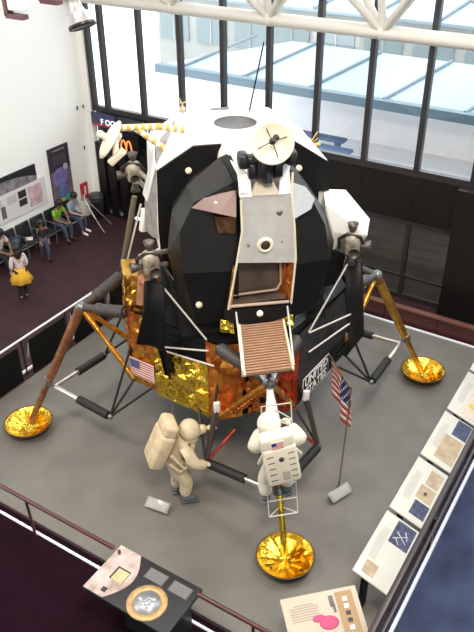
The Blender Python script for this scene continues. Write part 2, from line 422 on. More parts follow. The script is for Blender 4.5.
# ---- landing legs
def leg(ang, foil, lower, st=0.):
    R = Matrix.Rotation(ang, 4, 'Z')
    def P(r, t, z): return R @ V((t, -r, z))        # r outwards (front leg), t sideways
    lg = MB()
    top, kn, pad = P(2.93, 0, 2.79), P(3.65, 0, 1.02), P(4.25, 0, .18)
    low = P(4.02, 0, .42)
    d = (pad-top).normalized()
    lg.tube(top.lerp(pad, st)-d*.05, top.lerp(pad, .62), .095, .085, 0, 16)
    lg.tube(top.lerp(pad, .60), top.lerp(pad, .64), .11, .11, 2, 16)
    lg.tube(top.lerp(pad, .63), pad, .062, .062, 1, 16)
    lg.sphere(top, .12, 2); lg.tube(top.lerp(pad, st)-d*.02, top.lerp(pad, st)+d*.22, .12, .09, 3)
    main = lg.build('landing_leg', [foil, lower, STEEL, BROWNF], LM)
    # foot pad: a shallow dish
    fp = P(4.29, 0, 0); mb = MB()
    prof = [(0, .06), (.16, .065), (.30, .10), (.40, .16), (.47, .225)]
    mb.lathe(prof, fp, n=22, smooth=False, jit=.012)
    o = mb.build('footpad', GOLD, main)
    MB().lathe([(0, .01), (.2, .012), (.36, .07), (.475, .20), (.49, .235), (.475, .24), (.465, .225)], fp, n=40).build('footpad_rim', mat('pad_rim', (.16, .09, .03), .4, metal=.6), main)
    mb = MB()
    for k in range(26):
        a = random.uniform(0, 2*PI); r0, r1 = random.uniform(.08, .18), random.uniform(.25, .42)
        c, s_ = math.cos(a), math.sin(a); a2 = a+random.uniform(.1, .3)
        h = lambda r: .07+max(0, r-.18)**1.5*.9
        mb.add([fp+V((r0*c, r0*s_, h(r0)+.02)), fp+V((r1*c, r1*s_, h(r1)+.05)), fp+V((r1*math.cos(a2), r1*math.sin(a2), h(r1)+.01)), fp+V((r0*math.cos(a2), r0*math.sin(a2), h(r0)+.0))], [(0, 1, 2), (0, 2, 3)])
    mb.build('crumpled_foil', GOLD, main)
    for s_ in (-1, 1):
        E = P(2.62, 1.03*s_, .92)
        mb = MB(); mb.tube(kn, kn.lerp(E, .48), .042, .042, 0); mb.tube(kn.lerp(E, .44), kn.lerp(E, .96), .085, .085, 1, 16); mb.sphere(E, .06, 2)
        mb.build('shock_strut', [CHROME, mat('strut_cover_black', (.012, .012, .013), .6, bump=.3, bscale=30), STEEL], main)
        mb = MB()
        for a, b in ((E, P(2.08, Wd*s_, 1.5)), (E, P(2.08, Wd*s_, 2.3)), (E, P(1.75, 1.02*s_, 1.5))): mb.tube(a, b, .025, .025, 0)
        mb.build('deployment_truss', mat('truss_tube_dark', (.035, .028, .026), .45, metal=.4), main)
        mb = MB(); a, b = top, P(2.1, Wd*s_, 1.5); n = 9
        for k in range(n): mb.tube(a.lerp(b, k/n), a.lerp(b, (k+1)/n), .052+random.uniform(-.008, .012), .05+random.uniform(-.008, .012), 0, 7)
        mb.build('lower_outrigger', ORANGE, main)
        mb = MB(); a, b = top, P(2.1, Wd*s_, 3.0)
        mb.tube(a, b, .075, .075, 0); mb.tube(a.lerp(b, .35), a.lerp(b, .95), .105, .12, 0); mb.sphere(a.lerp(b, .4), .12, 0)
        mb.build('upper_outrigger', mat('outrigger_cover', (.05, .045, .042), .5, bump=.4, bscale=14), main)
    return main
legL = leg(-PI/2, BROWNF, BROWNF)
legR = leg(PI/2, ORANGE, ORANGE)
legF = leg(0, BROWNF, GOLD, .22)
legB = leg(PI, BROWNF, GOLD)
# bracing pieces at the front leg
MB().lathe([(0, -.02), (.045, .0), (.06, .2), (.115, .56), (.12, .66), (0, .66)], (0, -2.93, 2.79), V((0, -1.32, -2.61)), n=20).build('upper_strut_cone', WHITE, legF)
mb = MB()
for s_ in (-1, 1): mb.tube((.17*s_, -2.75, 3.02), (.02*s_, -2.98, 2.78), .055, .04); mb.sphere((.18*s_, -2.74, 3.03), .07)
mb.build('apex_fitting', WHITE, legF)
for s_ in (-1, 1):
    mb = MB(); mb.tube((.80*s_, -2.45, 1.95), (1.02*s_, -2.6, .95), .05, .045); mb.rbox((.79*s_, -2.47, 2.02), (.11, .06, .22), .015, 1); mb.build('deflector_link', [mat('link_dark', (.06, .045, .04), .5), WHITE], legF)
    mb = MB(); mb.tube((1.02*s_, -2.6, .93), (.45*s_, -2.35, 1.35), .03, .03); mb.build('red_link', REDF, legF)
# ladder down the front leg
mb = MB()
t0, t1 = V((0, -3.40, 2.70)), V((0, -4.08, .95))
for s_ in (-1, 1): mb.tube(t0+V((.24*s_, 0, 0)), t1+V((.24*s_, 0, 0)), .010)
for k in range(8): p = t0.lerp(t1, k/7); mb.tube(p-V((.24, 0, 0)), p+V((.24, 0, 0)), .011)
for k in (1, 4, 7): p = t0.lerp(t1, k/7); q = V((0, -2.93, 2.79)).lerp(V((0, -4.25, .18)), (k+.5)/10.5); mb.tube(p-V((.24, 0, 0)), q, .01); mb.tube(p+V((.24, 0, 0)), q, .01)
mb.build('ladder', ROD, LM)
# porch
cx = lambda y: .07+(y+1.98)*.145
mb = MB(); ys, ye, hw, pz = -1.96, -3.48, .375, 3.42; n = 22
for k in range(n):
    y0 = ys+(ye-ys)*k/n; y1 = ys+(ye-ys)*(k+.55)/n
    c = cx((y0+y1)/2); mb.box((c, (y0+y1)/2, pz), (2*hw, abs(y1-y0), .03), 0)
pc = [(cx(ys)-hw, ys), (cx(ys)+hw, ys), (cx(ye)+hw, ye), (cx(ye)-hw, ye)]
mb.prism([(x, y, pz-.03) for x, y in pc], (0, 0, .025), 1)
for i in (1, 3): mb.tube((*pc[i], pz), (*pc[(i+1) % 4], pz), .022, .022, 2)
porch = mb.build('egress_platform', [PORCH, PORCHD, CREAM], LM)
for s_ in (-1, 1):
    a = V((cx(ys)+s_*(hw+.06), ys-.05, pz+.25)); b = V((cx(ye)+s_*(hw+.02), ye+.05, pz+.05))
    MB().path([a, a.lerp(b, .5)+V((0, 0, .03)), b, b-V((0, 0, .1))], .016).build('handrail', ROD, porch)
# ---- ascent stage
AX = .08
mb = MB()
profm = [(-.76, 5.97), (.92, 5.95), (1.56, 5.52), (1.60, 4.95), (1.55, 3.9), (1.25, 3.3), (-1.15, 3.3), (-1.40, 3.9), (-1.42, 4.5), (-1.38, 5.58)]
mb.prism([(x, -.5, z) for x, z in profm], (0, 1.75, 0), 0)
asc = mb.build('ascent_stage', WHITE, LM)
mb = MB()                                            # black front plates
for poly in ([(-.76, 5.95), (-.30, 5.95), (-.30, 3.6), (-1.15, 3.4), (-1.40, 3.9), (-1.42, 4.5), (-1.385, 5.57)],
             [(.35, 5.93), (.92, 5.93), (1.57, 5.50), (1.61, 4.97), (1.42, 4.98), (1.42, 3.9), (1.2, 3.4), (.35, 3.4)]):
    mb.prism([(x, -.56, z) for x, z in poly], (0, .055, 0))
mb.build('black_front_plate', BLACK, asc)
# aft bay and side bays
mb = MB(); mb.hull([(x*.85+AX*.1, 1.25, z) for x, z in profm]+[(x*.7, 1.75, 4.5+(z-4.5)*.75) for x, z in profm]); mb.build('aft_equipment_bay', WHITE, asc)
mb = MB()
L_ = [(-1.37, -.45, 5.56), (-1.36, -.42, 4.25), (-1.32, .2, 5.74), (-1.56, .2, 4.85), (-1.63, .2, 4.2), (-1.5, -.2, 4.2), (-.85, 1.0, 5.93), (-1.45, 1.0, 4.3), (-1.3, 1.0, 5.3)]
mb.hull(L_); mb.build('side_tank_bay', MGREY, asc)
MB().prism([(-1.385, -.42, 5.57), (-1.335, .2, 5.76), (-1.585, .22, 4.86), (-1.53, .0, 4.80)], (-.015, 0, .01)).build('side_panel', WHITE, asc)
MB().rbox((-1.62, .22, 4.36), (.10, .12, .44), .02, R=Euler((0, .2, .4)).to_matrix()).build('side_box', WHITE, asc)
mb = MB()
T_ = [(1.56, -.38, 4.93), (1.98, -.38, 4.88), (2.18, -1.15, 4.64), (2.12, -1.25, 4.38), (1.52, -1.2, 4.48), (1.36, -1.15, 4.98)]
B_ = [(1.4, -.4, 3.9), (2.0, -.4, 4.0), (2.1, -1.0, 4.0), (1.5, -1.1, 4.0)]
mb.hull(T_+B_); mb.build('side_tank_bay', WHITE, asc)
mb = MB(); mb.hull([(1.5, -.38, 4.9), (1.98, -.38, 4.86), (1.9, .3, 4.55), (1.5, .4, 4.6), (1.5, .4, 3.8), (1.9, .3, 3.9), (1.5, -.38, 3.9), (1.9, -.38, 3.9)]); mb.build('side_tank_bay', WHITE, asc)
# docking ring
mb = MB(); c = (.05, .02, 5.95)
mb.lathe([(.42, 0), (.42, .15), (.405, .17), (.375, .17), (.365, .14), (.365, .03)], c, n=48)
mb.build('docking_ring', WHITE, asc)
MB().lathe([(.364, .165), (.364, .10), (.0, .098)], c, n=40).build('docking_hatch', mat('tunnel_grey', (.13, .13, .135), .6, metal=.0, var=.2, vscale=5), asc)
# front tunnel fairing
mb = MB(); mb.tube((-.02, -.45, 5.72), (.10, -1.75, 5.66), .36, .31, 0, 32); mb.tube((0, -.9, 5.70), (.01, -.97, 5.70), .375, .375, 0, 32); mb.tube((.05, -1.35, 5.69), (.055, -1.42, 5.69), .35, .35, 0, 32)
mb.build('tunnel_fairing', mat('fairing_cream', (.72, .69, .62), .6, bump=.2, bscale=5), asc)
# cabin
def cabin(side):
    s_ = side
    if s_ < 0:
        r0 = [(-.30, 5.7), (-.85, 5.4), (-1.15, 5.0), (-1.25, 4.4), (-1.1, 3.45)]
        r1 = [(-.44, -1.15, 5.96), (-.97, -1.15, 5.54), (-1.24, -1.15, 5.1), (-1.35, -1.2, 4.4), (-1.2, -1.35, 3.35)]
        r2 = [(-.30, -1.72, 5.78), (-.95, -1.74, 5.50), (-1.20, -1.80, 5.05), (-1.20, -1.88, 4.36), (-1.0, -1.85, 3.35)]
        inn = [(-.3, -1.98, 4.36), (-.3, -1.9, 3.35)]
    else:
        r0 = [(.5, 5.7), (.9, 5.25), (1.25, 4.8), (1.45, 4.25), (1.38, 3.4)]
        r1 = [(.62, -1.15, 5.92), (1.0, -1.15, 5.42), (1.36, -1.15, 4.87), (1.56, -1.15, 4.3), (1.46, -1.2, 3.3)]
        r2 = [(.50, -1.72, 5.70), (.92, -1.74, 5.40), (1.18, -1.74, 4.9), (1.28, -1.80, 4.3), (1.1, -1.75, 3.3)]
        inn = [(.5, -1.98, 4.36), (.5, -1.9, 3.3)]
    R0 = [(x, -.55, z) for x, z in r0]; vs = R0+r1+r2+inn; fs = []
    for k in range(4):
        fs.append((k, k+1, 5+k+1, 5+k)); fs.append((5+k, 5+k+1, 10+k+1, 10+k))
    A = [(10, 11, 12, 13, 15), (15, 13, 14, 16)]
    ff = [f if s_ > 0 else f[::-1] for f in fs]; aa = [f if s_ > 0 else f[::-1] for f in A]
    mb = MB(); mb.add(vs, ff[0:1]+ff[2:3]+ff[4:5]+ff[6:7], 1)
    mb.add(vs, [ff[1]], 2); mb.add(vs, [ff[3], ff[5], ff[7]], 0)
    mb.add(vs, aa[:1], 0); mb.add(vs, aa[1:], 1)
    mb.add([vs[0], vs[5], vs[10], (vs[10][0]*.5+.05, -1.7, vs[10][2]), (AX, -.55, 5.9)], [(0, 1, 2, 3, 4)], 1)
    mb.add([vs[4], vs[9], vs[14], vs[16], (AX, -1.9, 3.3), (AX, -.55, 3.4)], [(0, 1, 2, 3, 4, 5)], 1)
    return mb.build('cabin_shell', [BLACKG, BLACK, GREYD], LM)
cabL = cabin(-1); cabR = cabin(1)
def seam(pts, r=.008, m=GREYD): MB().path([V(p)-V((0, .012, 0)) for p in pts], r).build('panel_seam', m, cabL)
# dark triangular window recess and pane
def tri(name, pts, thick, m, parent):
    p = [V(q) for q in pts]; n = (p[1]-p[0]).cross(p[2]-p[0]).normalized()
    if n.y > 0: n = -n
    return MB().prism([q+n*.0 for q in p], n*thick).build(name, m, parent)
wl = [V((-1.0, -1.79, 5.44)), V((-.80, -1.77, 5.57)), V((-.55, -1.77, 5.63)), V((-.30, -1.77, 5.66)), V((-.33, -1.93, 5.28)), V((-.6, -1.87, 5.34))]
tri('window', wl, .02, GLASSW, cabL)
wr = [V((.56, -1.77, 5.72)), V((.80, -1.78, 5.62)), V((.95, -1.80, 5.42)), V((.88, -1.86, 5.28)), V((.56, -1.98, 5.18))]
tri('window', wr, .02, GLASSB, cabR)
MB().foil((-.62, -1.9, 5.02), (-.36, -1.96, 5.02), (-.34, -1.95, 5.28), (-.66, -1.88, 5.30), 4, 4, .02).build('wrinkled_tape', mat('tape_brown', (.10, .045, .02), .4, metal=.5), cabL)
# small round markers
def knob(p, n, r, parent, name='docking_light', m=CREAM): MB().lathe([(0, .03), (r*.7, .03), (r, .01), (r, -.02)], p, n, n=16).build(name, m, parent)
knob((-.86, -.57, 5.55), (0, -1, .2), .055, asc); knob((1.03, -.6, 5.45), (0, -1, .2), .055, asc)
knob((-.95, -1.90, 3.75), (0, -1, .2), .055, asc)
knob((-.62, -1.80, 5.50), (0, -1, .6), .04, asc, 'window_sight'); knob((.80, -1.80, 5.50), (0, -1, .6), .035, asc, 'window_sight')
# skirt below the cabin down to the deck
mb = MB(); mb.hull([(-1.15, -1.6, 3.45), (1.3, -1.5, 3.45), (1.4, -.3, 3.45), (-1.3, -.3, 3.45), (-1.25, -1.75, 3.05), (1.35, -1.65, 3.05), (1.4, .9, 3.05), (-1.3, .9, 3.05)]); mb.build('cabin_skirt', BLACK, asc)
# ---- front column
def col(x, y, z): return (x, y, z)
mb = MB()
# side cheeks of the column
outl = [(-.40, 5.98), (-.28, 5.60), (-.27, 5.1), (-.36, 4.55), (-.50, 3.7)]
outr = [(.53, 5.95), (.50, 5.60), (.56, 5.1), (.60, 4.55), (.56, 3.7)]
yf = [-1.95, -2.04, -2.07, -2.08, -2.06]
for out, m in ((outl, 0), (outr, 0)):
    mb = MB()
    for k in range(4):
        (xa, za), (xb, zb) = out[k], out[k+1]
        mb.add([(xa, yf[k], za), (xb, yf[k+1], zb), (xb, -1.5, zb), (xa, -1.5, za)], [(0, 1, 2, 3)], m)
    mb.build('column_side', BLACK, asc)
mb = MB(); pts = [(-.29, -2.05, 5.72), (-.27, -2.07, 5.1), (-.36, -2.09, 4.57), (.60, -2.09, 4.47), (.57, -2.07, 5.1), (.50, -2.05, 5.70)]
mb.prism(pts, (0, .03, 0)); fpnl = mb.build('front_panel', LGREY, LM)
mb = MB()
for out in (outl, outr): MB().path([V((x, y-.02, z)) for (x, z), y in list(zip(out, yf))[1 if out is outl else 0:]], .018).build('panel_edge', CREAM, fpnl)
MB().lathe([(.075, .03), (.085, .045), (.125, .04), (.135, 0)], (.10, -2.07, 4.83), (0, -1, 0), n=32).build('round_port', CREAM, fpnl)
MB().lathe([(0, .01), (.08, .01), (.08, 0)], (.10, -2.08, 4.83), (0, -1, 0), n=24).build('port_opening', mat('port_dark', (.05, .035, .03), .5), fpnl)
knob((.32, -2.06, 5.36), (0, -1, .1), .05, fpnl, 'sight_mount', STEEL); knob((-.17, -2.09, 4.87), (0, -1, 0), .02, fpnl, 'bolt', STEEL); knob((.37, -2.08, 4.87), (0, -1, 0), .02, fpnl, 'bolt', STEEL)
# orange insulation strips beside the doorway
mb = MB(); mb.foil((-.53, -2.05, 3.62), (-.46, -2.10, 3.62), (-.36, -2.10, 4.5), (-.41, -2.05, 4.5), 2, 10, .012); mb.build('insulation_strip', ORANGE, asc)
mb = MB(); mb.foil((.40, -1.86, 3.75), (.55, -2.06, 3.75), (.59, -2.06, 4.46), (.44, -1.86, 4.46), 4, 8, .012); mb.build('insulation_strip', RUST, asc)
# doorway recess with the hatch
mb = MB(); mb.prism([(-.46, -1.84, 3.80), (.46, -1.84, 3.78), (.44, -1.80, 4.5), (-.36, -1.80, 4.56)], (0, .02, 0)); mb.box((0, -1.95, 3.80), (.95, .22, .02))
mb.build('forward_hatch', BROWN, asc)
mb = MB(); mb.path([(-.48, -2.08, 3.77), (.52, -2.08, 3.74)], .028); mb.path([(.40, -1.90, 4.5), (.42, -1.90, 4.02), (.35, -1.92, 3.90), (-.40, -1.92, 3.88)], .022); mb.build('hatch_frame', mat('frame_tan', (.40, .31, .24), .6), asc)
mb = MB(); n = 12
pts_ = []
for k in range(n+1):
    t = k/n; x = -.58+1.14*t; sag = .12*math.sin(PI*t)
    pts_.append((x, 3.72-.03*t, 3.54-.03*t-sag+(.06 if k in (0, n) else 0)))
for k in range(n):
    (xa, ta, ba), (xb, tb, bb) = pts_[k], pts_[k+1]
    mb.add([(xa, -2.10, ta), (xb, -2.10, tb), (xb, -2.14, bb), (xa, -2.14, ba)], [(3, 2, 1, 0)], 0, True)
    mb.add([(xa, -1.9, ta), (xb, -1.9, tb), (xb, -2.10, tb), (xa, -2.10, ta)], [(3, 2, 1, 0)], 0, True)
mb.build('hatch_shroud', BLK, asc)
knob((.02, -2.13, 3.60), (0, -1, .2), .055, asc, 'shroud_knob', FWHITE)
for x, s_ in ((-.55, -1), (.46, 1)):
    mb = MB(); mb.foil((x-.10, -2.12, 3.32), (x+.13, -2.18, 3.30), (x+.13, -2.12, 3.50), (x-.08, -2.05, 3.52), 4, 4, .03); mb.build('gold_corner_foil', GOLD, asc)
# radar mount
for x0, x1, x2 in ((-.38, -.12, -.30), (.56, .30, .50)):
    mb = MB(); mb.prism([(x0, -1.80, 6.12), (x1*1.1+x0*0, -2.0, 5.95), (x1, -2.08, 5.66), (x2, -2.06, 5.66), (x2*1.0, -1.9, 5.95)], (.0, .05, .02)); mb.build('mount_fin', WHITE, asc)
mb = MB(); mb.prism([(-.14, -2.07, 5.67), (.32, -2.07, 5.66), (.22, -1.98, 5.86), (-.03, -1.98, 5.86)], (0, .04, 0)); mb.build('mount_bracket', mat('bracket_tan', (.55, .48, .40), .5), asc)
rad = MB()
rad.rbox((.12, -2.02, 6.16), (.16, .2, .42), .03); rad.rbox((.12, -1.98, 6.20), (.72, .20, .17), .05); rad.rbox((.12, -1.96, 6.02), (.40, .2, .24), .05); rad.rbox((.28, -2.04, 6.08), (.14, .14, .28), .03); rad.rbox((-.10, -2.02, 6.05), (.14, .14, .24), .03)
for x in (-.24, .48): rad.rbox((x, -2.0, 6.22), (.15, .26, .24), .05)
rad.rbox((.02, -2.12, 6.10), (.12, .1, .3), .03); rad.tube((.12, -2.1, 5.86), (.12, -2.02, 6.05), .07, .10)
rad.tube((.12, -2.05, 6.2), (.14, -2.2, 6.5), .05, .05)
radar = rad.build('rendezvous_radar', BLKS, LM)
# dish facing the balcony
dc = V((.14, -2.22, 6.52)); dn = V((-.20, -.86, .42)).normalized()
mb = MB(); mb.lathe([(0, .0), (.15, .012), (.25, .045), (.305, .085), (.315, .07), (.25, .02), (.0, -.03)], dc, dn, n=40); mb.build('radar_dish', mat('dish_cream', (.66, .62, .50), .5), radar)
q = dn.to_track_quat('Z', 'Y').to_matrix(); mb = MB()
fd = dc+dn*.24
for a in (.4, 1.97, 3.54, 5.11):
    b = dc+q @ V((.22*math.cos(a), .22*math.sin(a), .03)); mb.tube(b, fd, .008)
mb.sphere(fd, .05); mb.sphere(dc+dn*.13+q @ V((.05, .06, 0)), .05)
mb.build('dish_feed', BLKS, radar)
for sgn in (0, 1): pass

# ---- steerable antenna on the left
mb = MB()
a0, a1, a2 = V((-.82, .1, 6.02)), V((-1.25, .12, 6.1)), V((-1.92, 0, 6.16))
def banded(mb, a, b, r, n):
    for k in range(n): mb.tube(a.lerp(b, k/n), a.lerp(b, (k+1)/n), r*(1.0 if k % 2 else 1.12), r, k % 2, 12)
banded(mb, a0, a1, .055, 7); banded(mb, a1, a2, .055, 11); banded(mb, V((-1.6, 0, 6.1)), V((-1.15, -.25, 5.80)), .05, 8)
ant = mb.build('steerable_antenna', [mat('band_yellow', (.55, .36, .10), .5), mat('band_cream', (.75, .70, .55), .5)], LM)
MB().rbox((-2.0, -.05, 6.05), (.22, .14, .16), .03, R=Euler((0, .5, 0)).to_matrix()).rbox((-2.0, -.3, 5.78), (.34, .10, .12), .02, R=Euler((0, -.7, 0)).to_matrix()).tube((-1.98, -.05, 6.0), (-2.02, -.28, 5.8), .05, .05).build('antenna_mount', mat('mount_cream', (.68, .60, .50), .55), ant)
dc = V((-2.12, -.05, 6.02)); vw = (V((-2.33, -11.99, 10.1))-dc).normalized(); dn = (V((.80, -.10, -.52)).normalized()+vw*.05); dn = (dn-vw*(dn.dot(vw)+.22)).normalized()
MB().lathe([(0, 0), (.15, .008), (.27, .03), (.345, .065), (.35, .05), (.28, .01), (.0, -.03)], dc, dn, n=40).tube(dc, dc-dn*.12, .06, .06).sphere(dc-dn*.13, .065, sc=(1, 1, 1)).build('antenna_dish', MATS['mount_cream'], ant)
# ---- thruster quads
def quad(x, y, z, az, name='thruster_quad', bright=0):
    q = MB(); c = V((x, y, z)); R = Matrix.Rotation(az, 3, 'Z')
    q.rbox(c, (.26, .26, .34), .05, 0, R); q.rbox(c+R @ V((0, .16, -.05)), (.30, .24, .24), .05, 0, R); q.sphere(c+V((0, 0, .08)), .16, 0, 12, 8)
    q.tube(c+R @ V((0, .1, -.1)), V((x*.80, y*.62, z-.35)), .045); q.tube(c+R @ V((0, .1, .1)), V((x*.80, y*.62, z-.1)), .045)
    q.path([c+R @ V(p) for p in ((-.2, .05, -.1), (-.22, .0, .1), (-.1, -.05, .2), (.12, -.1, .18), (.2, .0, .0))], .03, 1)
    root = q.build(name, [BEIGE, CHAR], LM)
    prof = [(.03, 0), (.045, .05), (.07, .12), (.095, .21), (.088, .21), (.06, .12), (.0, .06)]
    for d, o in (((0, 0, 1), (0, 0, .18)), ((0, 0, -1), (0, 0, -.18)), ((0, -1, 0), (0, -.12, -.02)), ((-1 if x < 0 else 1, 0, 0), ((-.12 if x < 0 else .12), 0, -.04))):
        mb = MB(); mb.lathe(prof, c+R @ V(o), R @ V(d), n=20); mb.build('nozzle', mat('nozzle_dark', (.12, .10, .085), .4, metal=.5), root)
    return root
quad(-1.66, -1.42, 4.36, .15); quad(1.78, -1.42, 4.34, -.2)
quad(-1.66, 1.4, 4.82, .0); quad(1.72, 1.45, 4.9, .0)
mb = MB(); mb.foil((-1.95, -1.45, 3.6), (-1.55, -1.55, 3.6), (-1.50, -1.35, 4.35), (-1.85, -1.2, 4.3), 4, 6, .03); mb.build('quad_foil', mat('copper_foil', (.50, .24, .13), .4, metal=.6), LM)
# plume deflectors
def deflector(pts_l, pts_r, m):
    mb = MB(); n = 8; vs = []
    for a, b in zip(pts_l, pts_r):
        for i in range(n+1): vs.append(V(a).lerp(V(b), i/n)+V((0, .07*math.sin(PI*i/n)-.03, 0)))
    mb.add(vs, [(k*(n+1)+i, k*(n+1)+i+1, (k+1)*(n+1)+i+1, (k+1)*(n+1)+i) for k in range(len(pts_l)-1) for i in range(n)], 0, True)
    o = mb.build('plume_deflector', m, LM)
    so = o.modifiers.new('Solid', 'SOLIDIFY'); so.thickness = .03
    return o
dL = deflector([(-1.80, -1.60, 4.15), (-1.86, -1.66, 3.6), (-2.02, -1.66, 3.0), (-1.66, -1.35, 2.72), (-1.55, -1.34, 2.0)], [(-1.47, -1.62, 4.05), (-1.50, -1.70, 3.5), (-1.55, -1.76, 2.9), (-1.46, -1.52, 2.5), (-1.45, -1.44, 2.0)], BLACK)
dR = deflector([(1.68, -1.42, 4.02), (1.74, -1.46, 3.2), (1.86, -1.46, 2.4), (1.72, -1.22, 1.9)], [(2.02, -1.38, 3.98), (2.10, -1.40, 3.2), (2.20, -1.36, 2.4), (1.98, -1.12, 1.75)], BLACKG)
def rods(prs, parent):
    for a, b in prs: MB().tube(a, b, .017, .017, 0, 10).build('support_rod', ROD, parent)
rods([((-1.50, -1.62, 4.0), (-.86, -1.98, 3.10)), ((-1.52, -1.52, 2.72), (-.84, -2.0, 2.88)), ((-1.52, -1.50, 2.62), (-.76, -2.1, 2.62))], dL)
rods([((1.72, -1.47, 3.98), (.96, -1.88, 2.93)), ((1.85, -1.50, 2.95), (.97, -1.88, 2.92)), ((1.85, -1.50, 2.75), (.98, -1.88, 2.50)), ((1.78, -.9, 4.1), (2.05, -.72, 3.05))], dR)
# slanting charcoal shrouds right of the cabin
mb = MB(); mb.foil((.62, -1.95, 3.06), (1.75, -1.0, 3.06), (1.72, -1.0, 3.75), (.80, -1.75, 3.48), 10, 5, .02); mb.build('charcoal_shroud', mat('blue_grey_blanket', (.075, .085, .095), .5, bump=.3, bscale=6), LM)
mb = MB(); mb.prism([(1.30, -1.45, 3.55), (1.62, -1.38, 3.55), (1.74, -1.3, 4.05), (1.46, -1.35, 4.2)], (0, .1, 0)); mb.build('black_shroud', BLK, LM)
# rods along the left side (waveguide poles)
mb = MB(); mb.tube((-1.74, .3, 4.80), (-2.08, .3, 3.4), .05, .05, 0); mb.build('side_pole', mat('pole_olive', (.12, .10, .06), .5), LM)
MB().tube((-1.64, .28, 4.65), (-2.05, .28, 3.3), .02, .02).build('support_rod', ROD, LM)
# whip antennas on the roof
MB().tube((.52, 1.1, 5.9), (.80, 1.15, 7.15), .016, .012).build('whip_antenna', BLK, asc)
mb = MB(); c = V((-.70, 1.15, 5.95)); mb.tube(c, c+V((0, 0, .22)), .02)
for k in range(4): a = k*PI/2+.3; mb.tube(c+V((0, 0, .2)), c+V((.22*math.cos(a), .22*math.sin(a), .30)), .01)
mb.sphere(c+V((0, 0, .1)), .06); mb.build('cross_antenna', mat('antenna_tan', (.45, .38, .25), .5), asc)
mb = MB(); c = V((1.62, .9, 5.25)); mb.tube((1.2, .9, 5.7), c, .03)
mb.sphere(c, .09); mb.tube(c, c+V((.25, 0, .05)), .035)
for k in range(4): a = k*PI/2+.5; mb.tube(c, c+V((.26*math.cos(a), .26*math.sin(a), .24)), .01)
mb.build('cross_antenna', [mat('antenna_yellow', (.62, .42, .14), .5)], asc)
MB().box((.0, 1.2, 6.0), (.35, .03, .03)).build('roof_handle', STEEL, asc)

# ================================================================== ASTRONAUTS
def fingers(nodes, edges, wrist_i, wr, dirv, side, up, curl=.5, r=.016, ln=.085):
    """palm plus five bent fingers; dirv = pointing direction, side = towards thumb, up = back of hand"""
    d, s_, u = V(dirv).normalized(), V(side).normalized(), V(up).normalized()
    k = len(nodes); nodes.append((V(wr)+d*.05, r*2.3)); edges.append((wrist_i, k))
    for j, (off, L) in enumerate(((.030, .85), (.010, 1.0), (-.010, .93), (-.030, .75))):
        p0 = V(wr)+d*.095+s_*off; dd = (d*math.cos(curl)-u*math.sin(curl)).normalized(); p1 = p0+dd*ln*L*.5
        d2 = (d*math.cos(curl*2.2)-u*math.sin(curl*2.2)).normalized(); p2 = p1+d2*ln*L*.45
        i = len(nodes); nodes += [(p0, r*1.05), (p1, r*.95), (p2, r*.8)]; edges += [(k, i), (i, i+1), (i+1, i+2)]
    i = len(nodes); p0 = V(wr)+d*.04+s_*.045; p1 = p0+(d*.6+s_*.5-u*.3).normalized()*.05
    nodes += [(p0, r*1.1), (p1, r*.95), (p1+(d-u*.4).normalized()*.035, r*.85)]; edges += [(k, i), (i, i+1), (i+1, i+2)]

def astronaut(root, J, suit, packm, boot, face_dir, tilt=0):
    N = []; E = []
    def add(p, r, to=None):
        N.append((V(p), r)); 
        if to is not None: E.append((to, len(N)-1))
        return len(N)-1
    pel = add(J['pel'], .205); wa = add(J['waist'], .20, pel); ch = add(J['chest'], .23, wa); nk = add(J['neck'], .15, ch)
    ends = {}
    for s_ in ('L', 'R'):
        hp = add(J['hip'+s_], .155, pel); kn = add(J['knee'+s_], .135, hp); mc = add(V(J['knee'+s_]).lerp(V(J['ank'+s_]), .55), .125, kn); an = add(J['ank'+s_], .10, mc)
        sh = add(J['sh'+s_], .15, ch); el = add(J['el'+s_], .12, sh); wr = add(J['wr'+s_], .085, el)
    body = skin('person_suit', N, E, suit, root)
    # rings of folds
    for s_ in ('L', 'R'):
        a, k = V(J['ank'+s_]), V(J['knee'+s_]); t = V(J['toe'+s_])
        b = [(a+V((0, 0, .03)), .085), (a+V((0, 0, -.06)), .082), (a.lerp(t, .5)+V((0, 0, -.02)), .07), (t, .058)]
        skin('boot', b, [(0, 1), (1, 2), (2, 3)], boot, root)
        mb = MB(); d = t-a; ang = math.atan2(d.y, d.x); c = a.lerp(t, .45); zz = min(a.z-.11, t.z-.055)
        mb.rbox((c.x, c.y, t.z-.05), (.34, .13, .04), .018, R=Matrix.Rotation(ang, 3, 'Z')); mb.build('boot_sole', mat('sole_blue_grey', (.09, .11, .13), .7), root)
        w = V(J['wr'+s_]); d = (w-V(J['el'+s_])).normalized()
        N2 = [(w-d*.03, .068)]; E2 = []
        up = V((0, 0, 1)); sd = d.cross(up).normalized(); upv = sd.cross(d)
        fingers(N2, E2, 0, w, d, sd if s_ == 'L' else -sd, upv, .55, .021, .10)
        skin('glove', N2, E2, suit, root, 1)
    # helmet
    h = V(J['head']); mb = MB(); mb.sphere(h, .185, 0, 24, 16, (1, 1.04, 1.08)); mb.tube(h-V((0, 0, .19)), h-V((0, 0, .13)), .15, .16, 0, 24)
    hel = mb.build('helmet', suit, root)
    f = V(face_dir).normalized(); R = f.to_track_quat('Z', 'Y').to_matrix()
    mb = MB(); vs = []; n, k = 20, 6
    for j in range(k+1):
        t = .95*j/k
        for i in range(n):
            a = 2*PI*i/n; p = V((.195*math.sin(t)*math.cos(a), .200*math.sin(t)*math.sin(a)*.9, .200*math.cos(t))); vs.append(h+R @ p)
    fs = [(j*n+i, (j+1)*n+i, (j+1)*n+(i+1) % n, j*n+(i+1) % n) for j in range(k) for i in range(n)]
    mb.add(vs, fs, 0, True); mb.build('visor', mat('visor_pale', (.72, .63, .50), .25, coat=.6), hel)
    return body

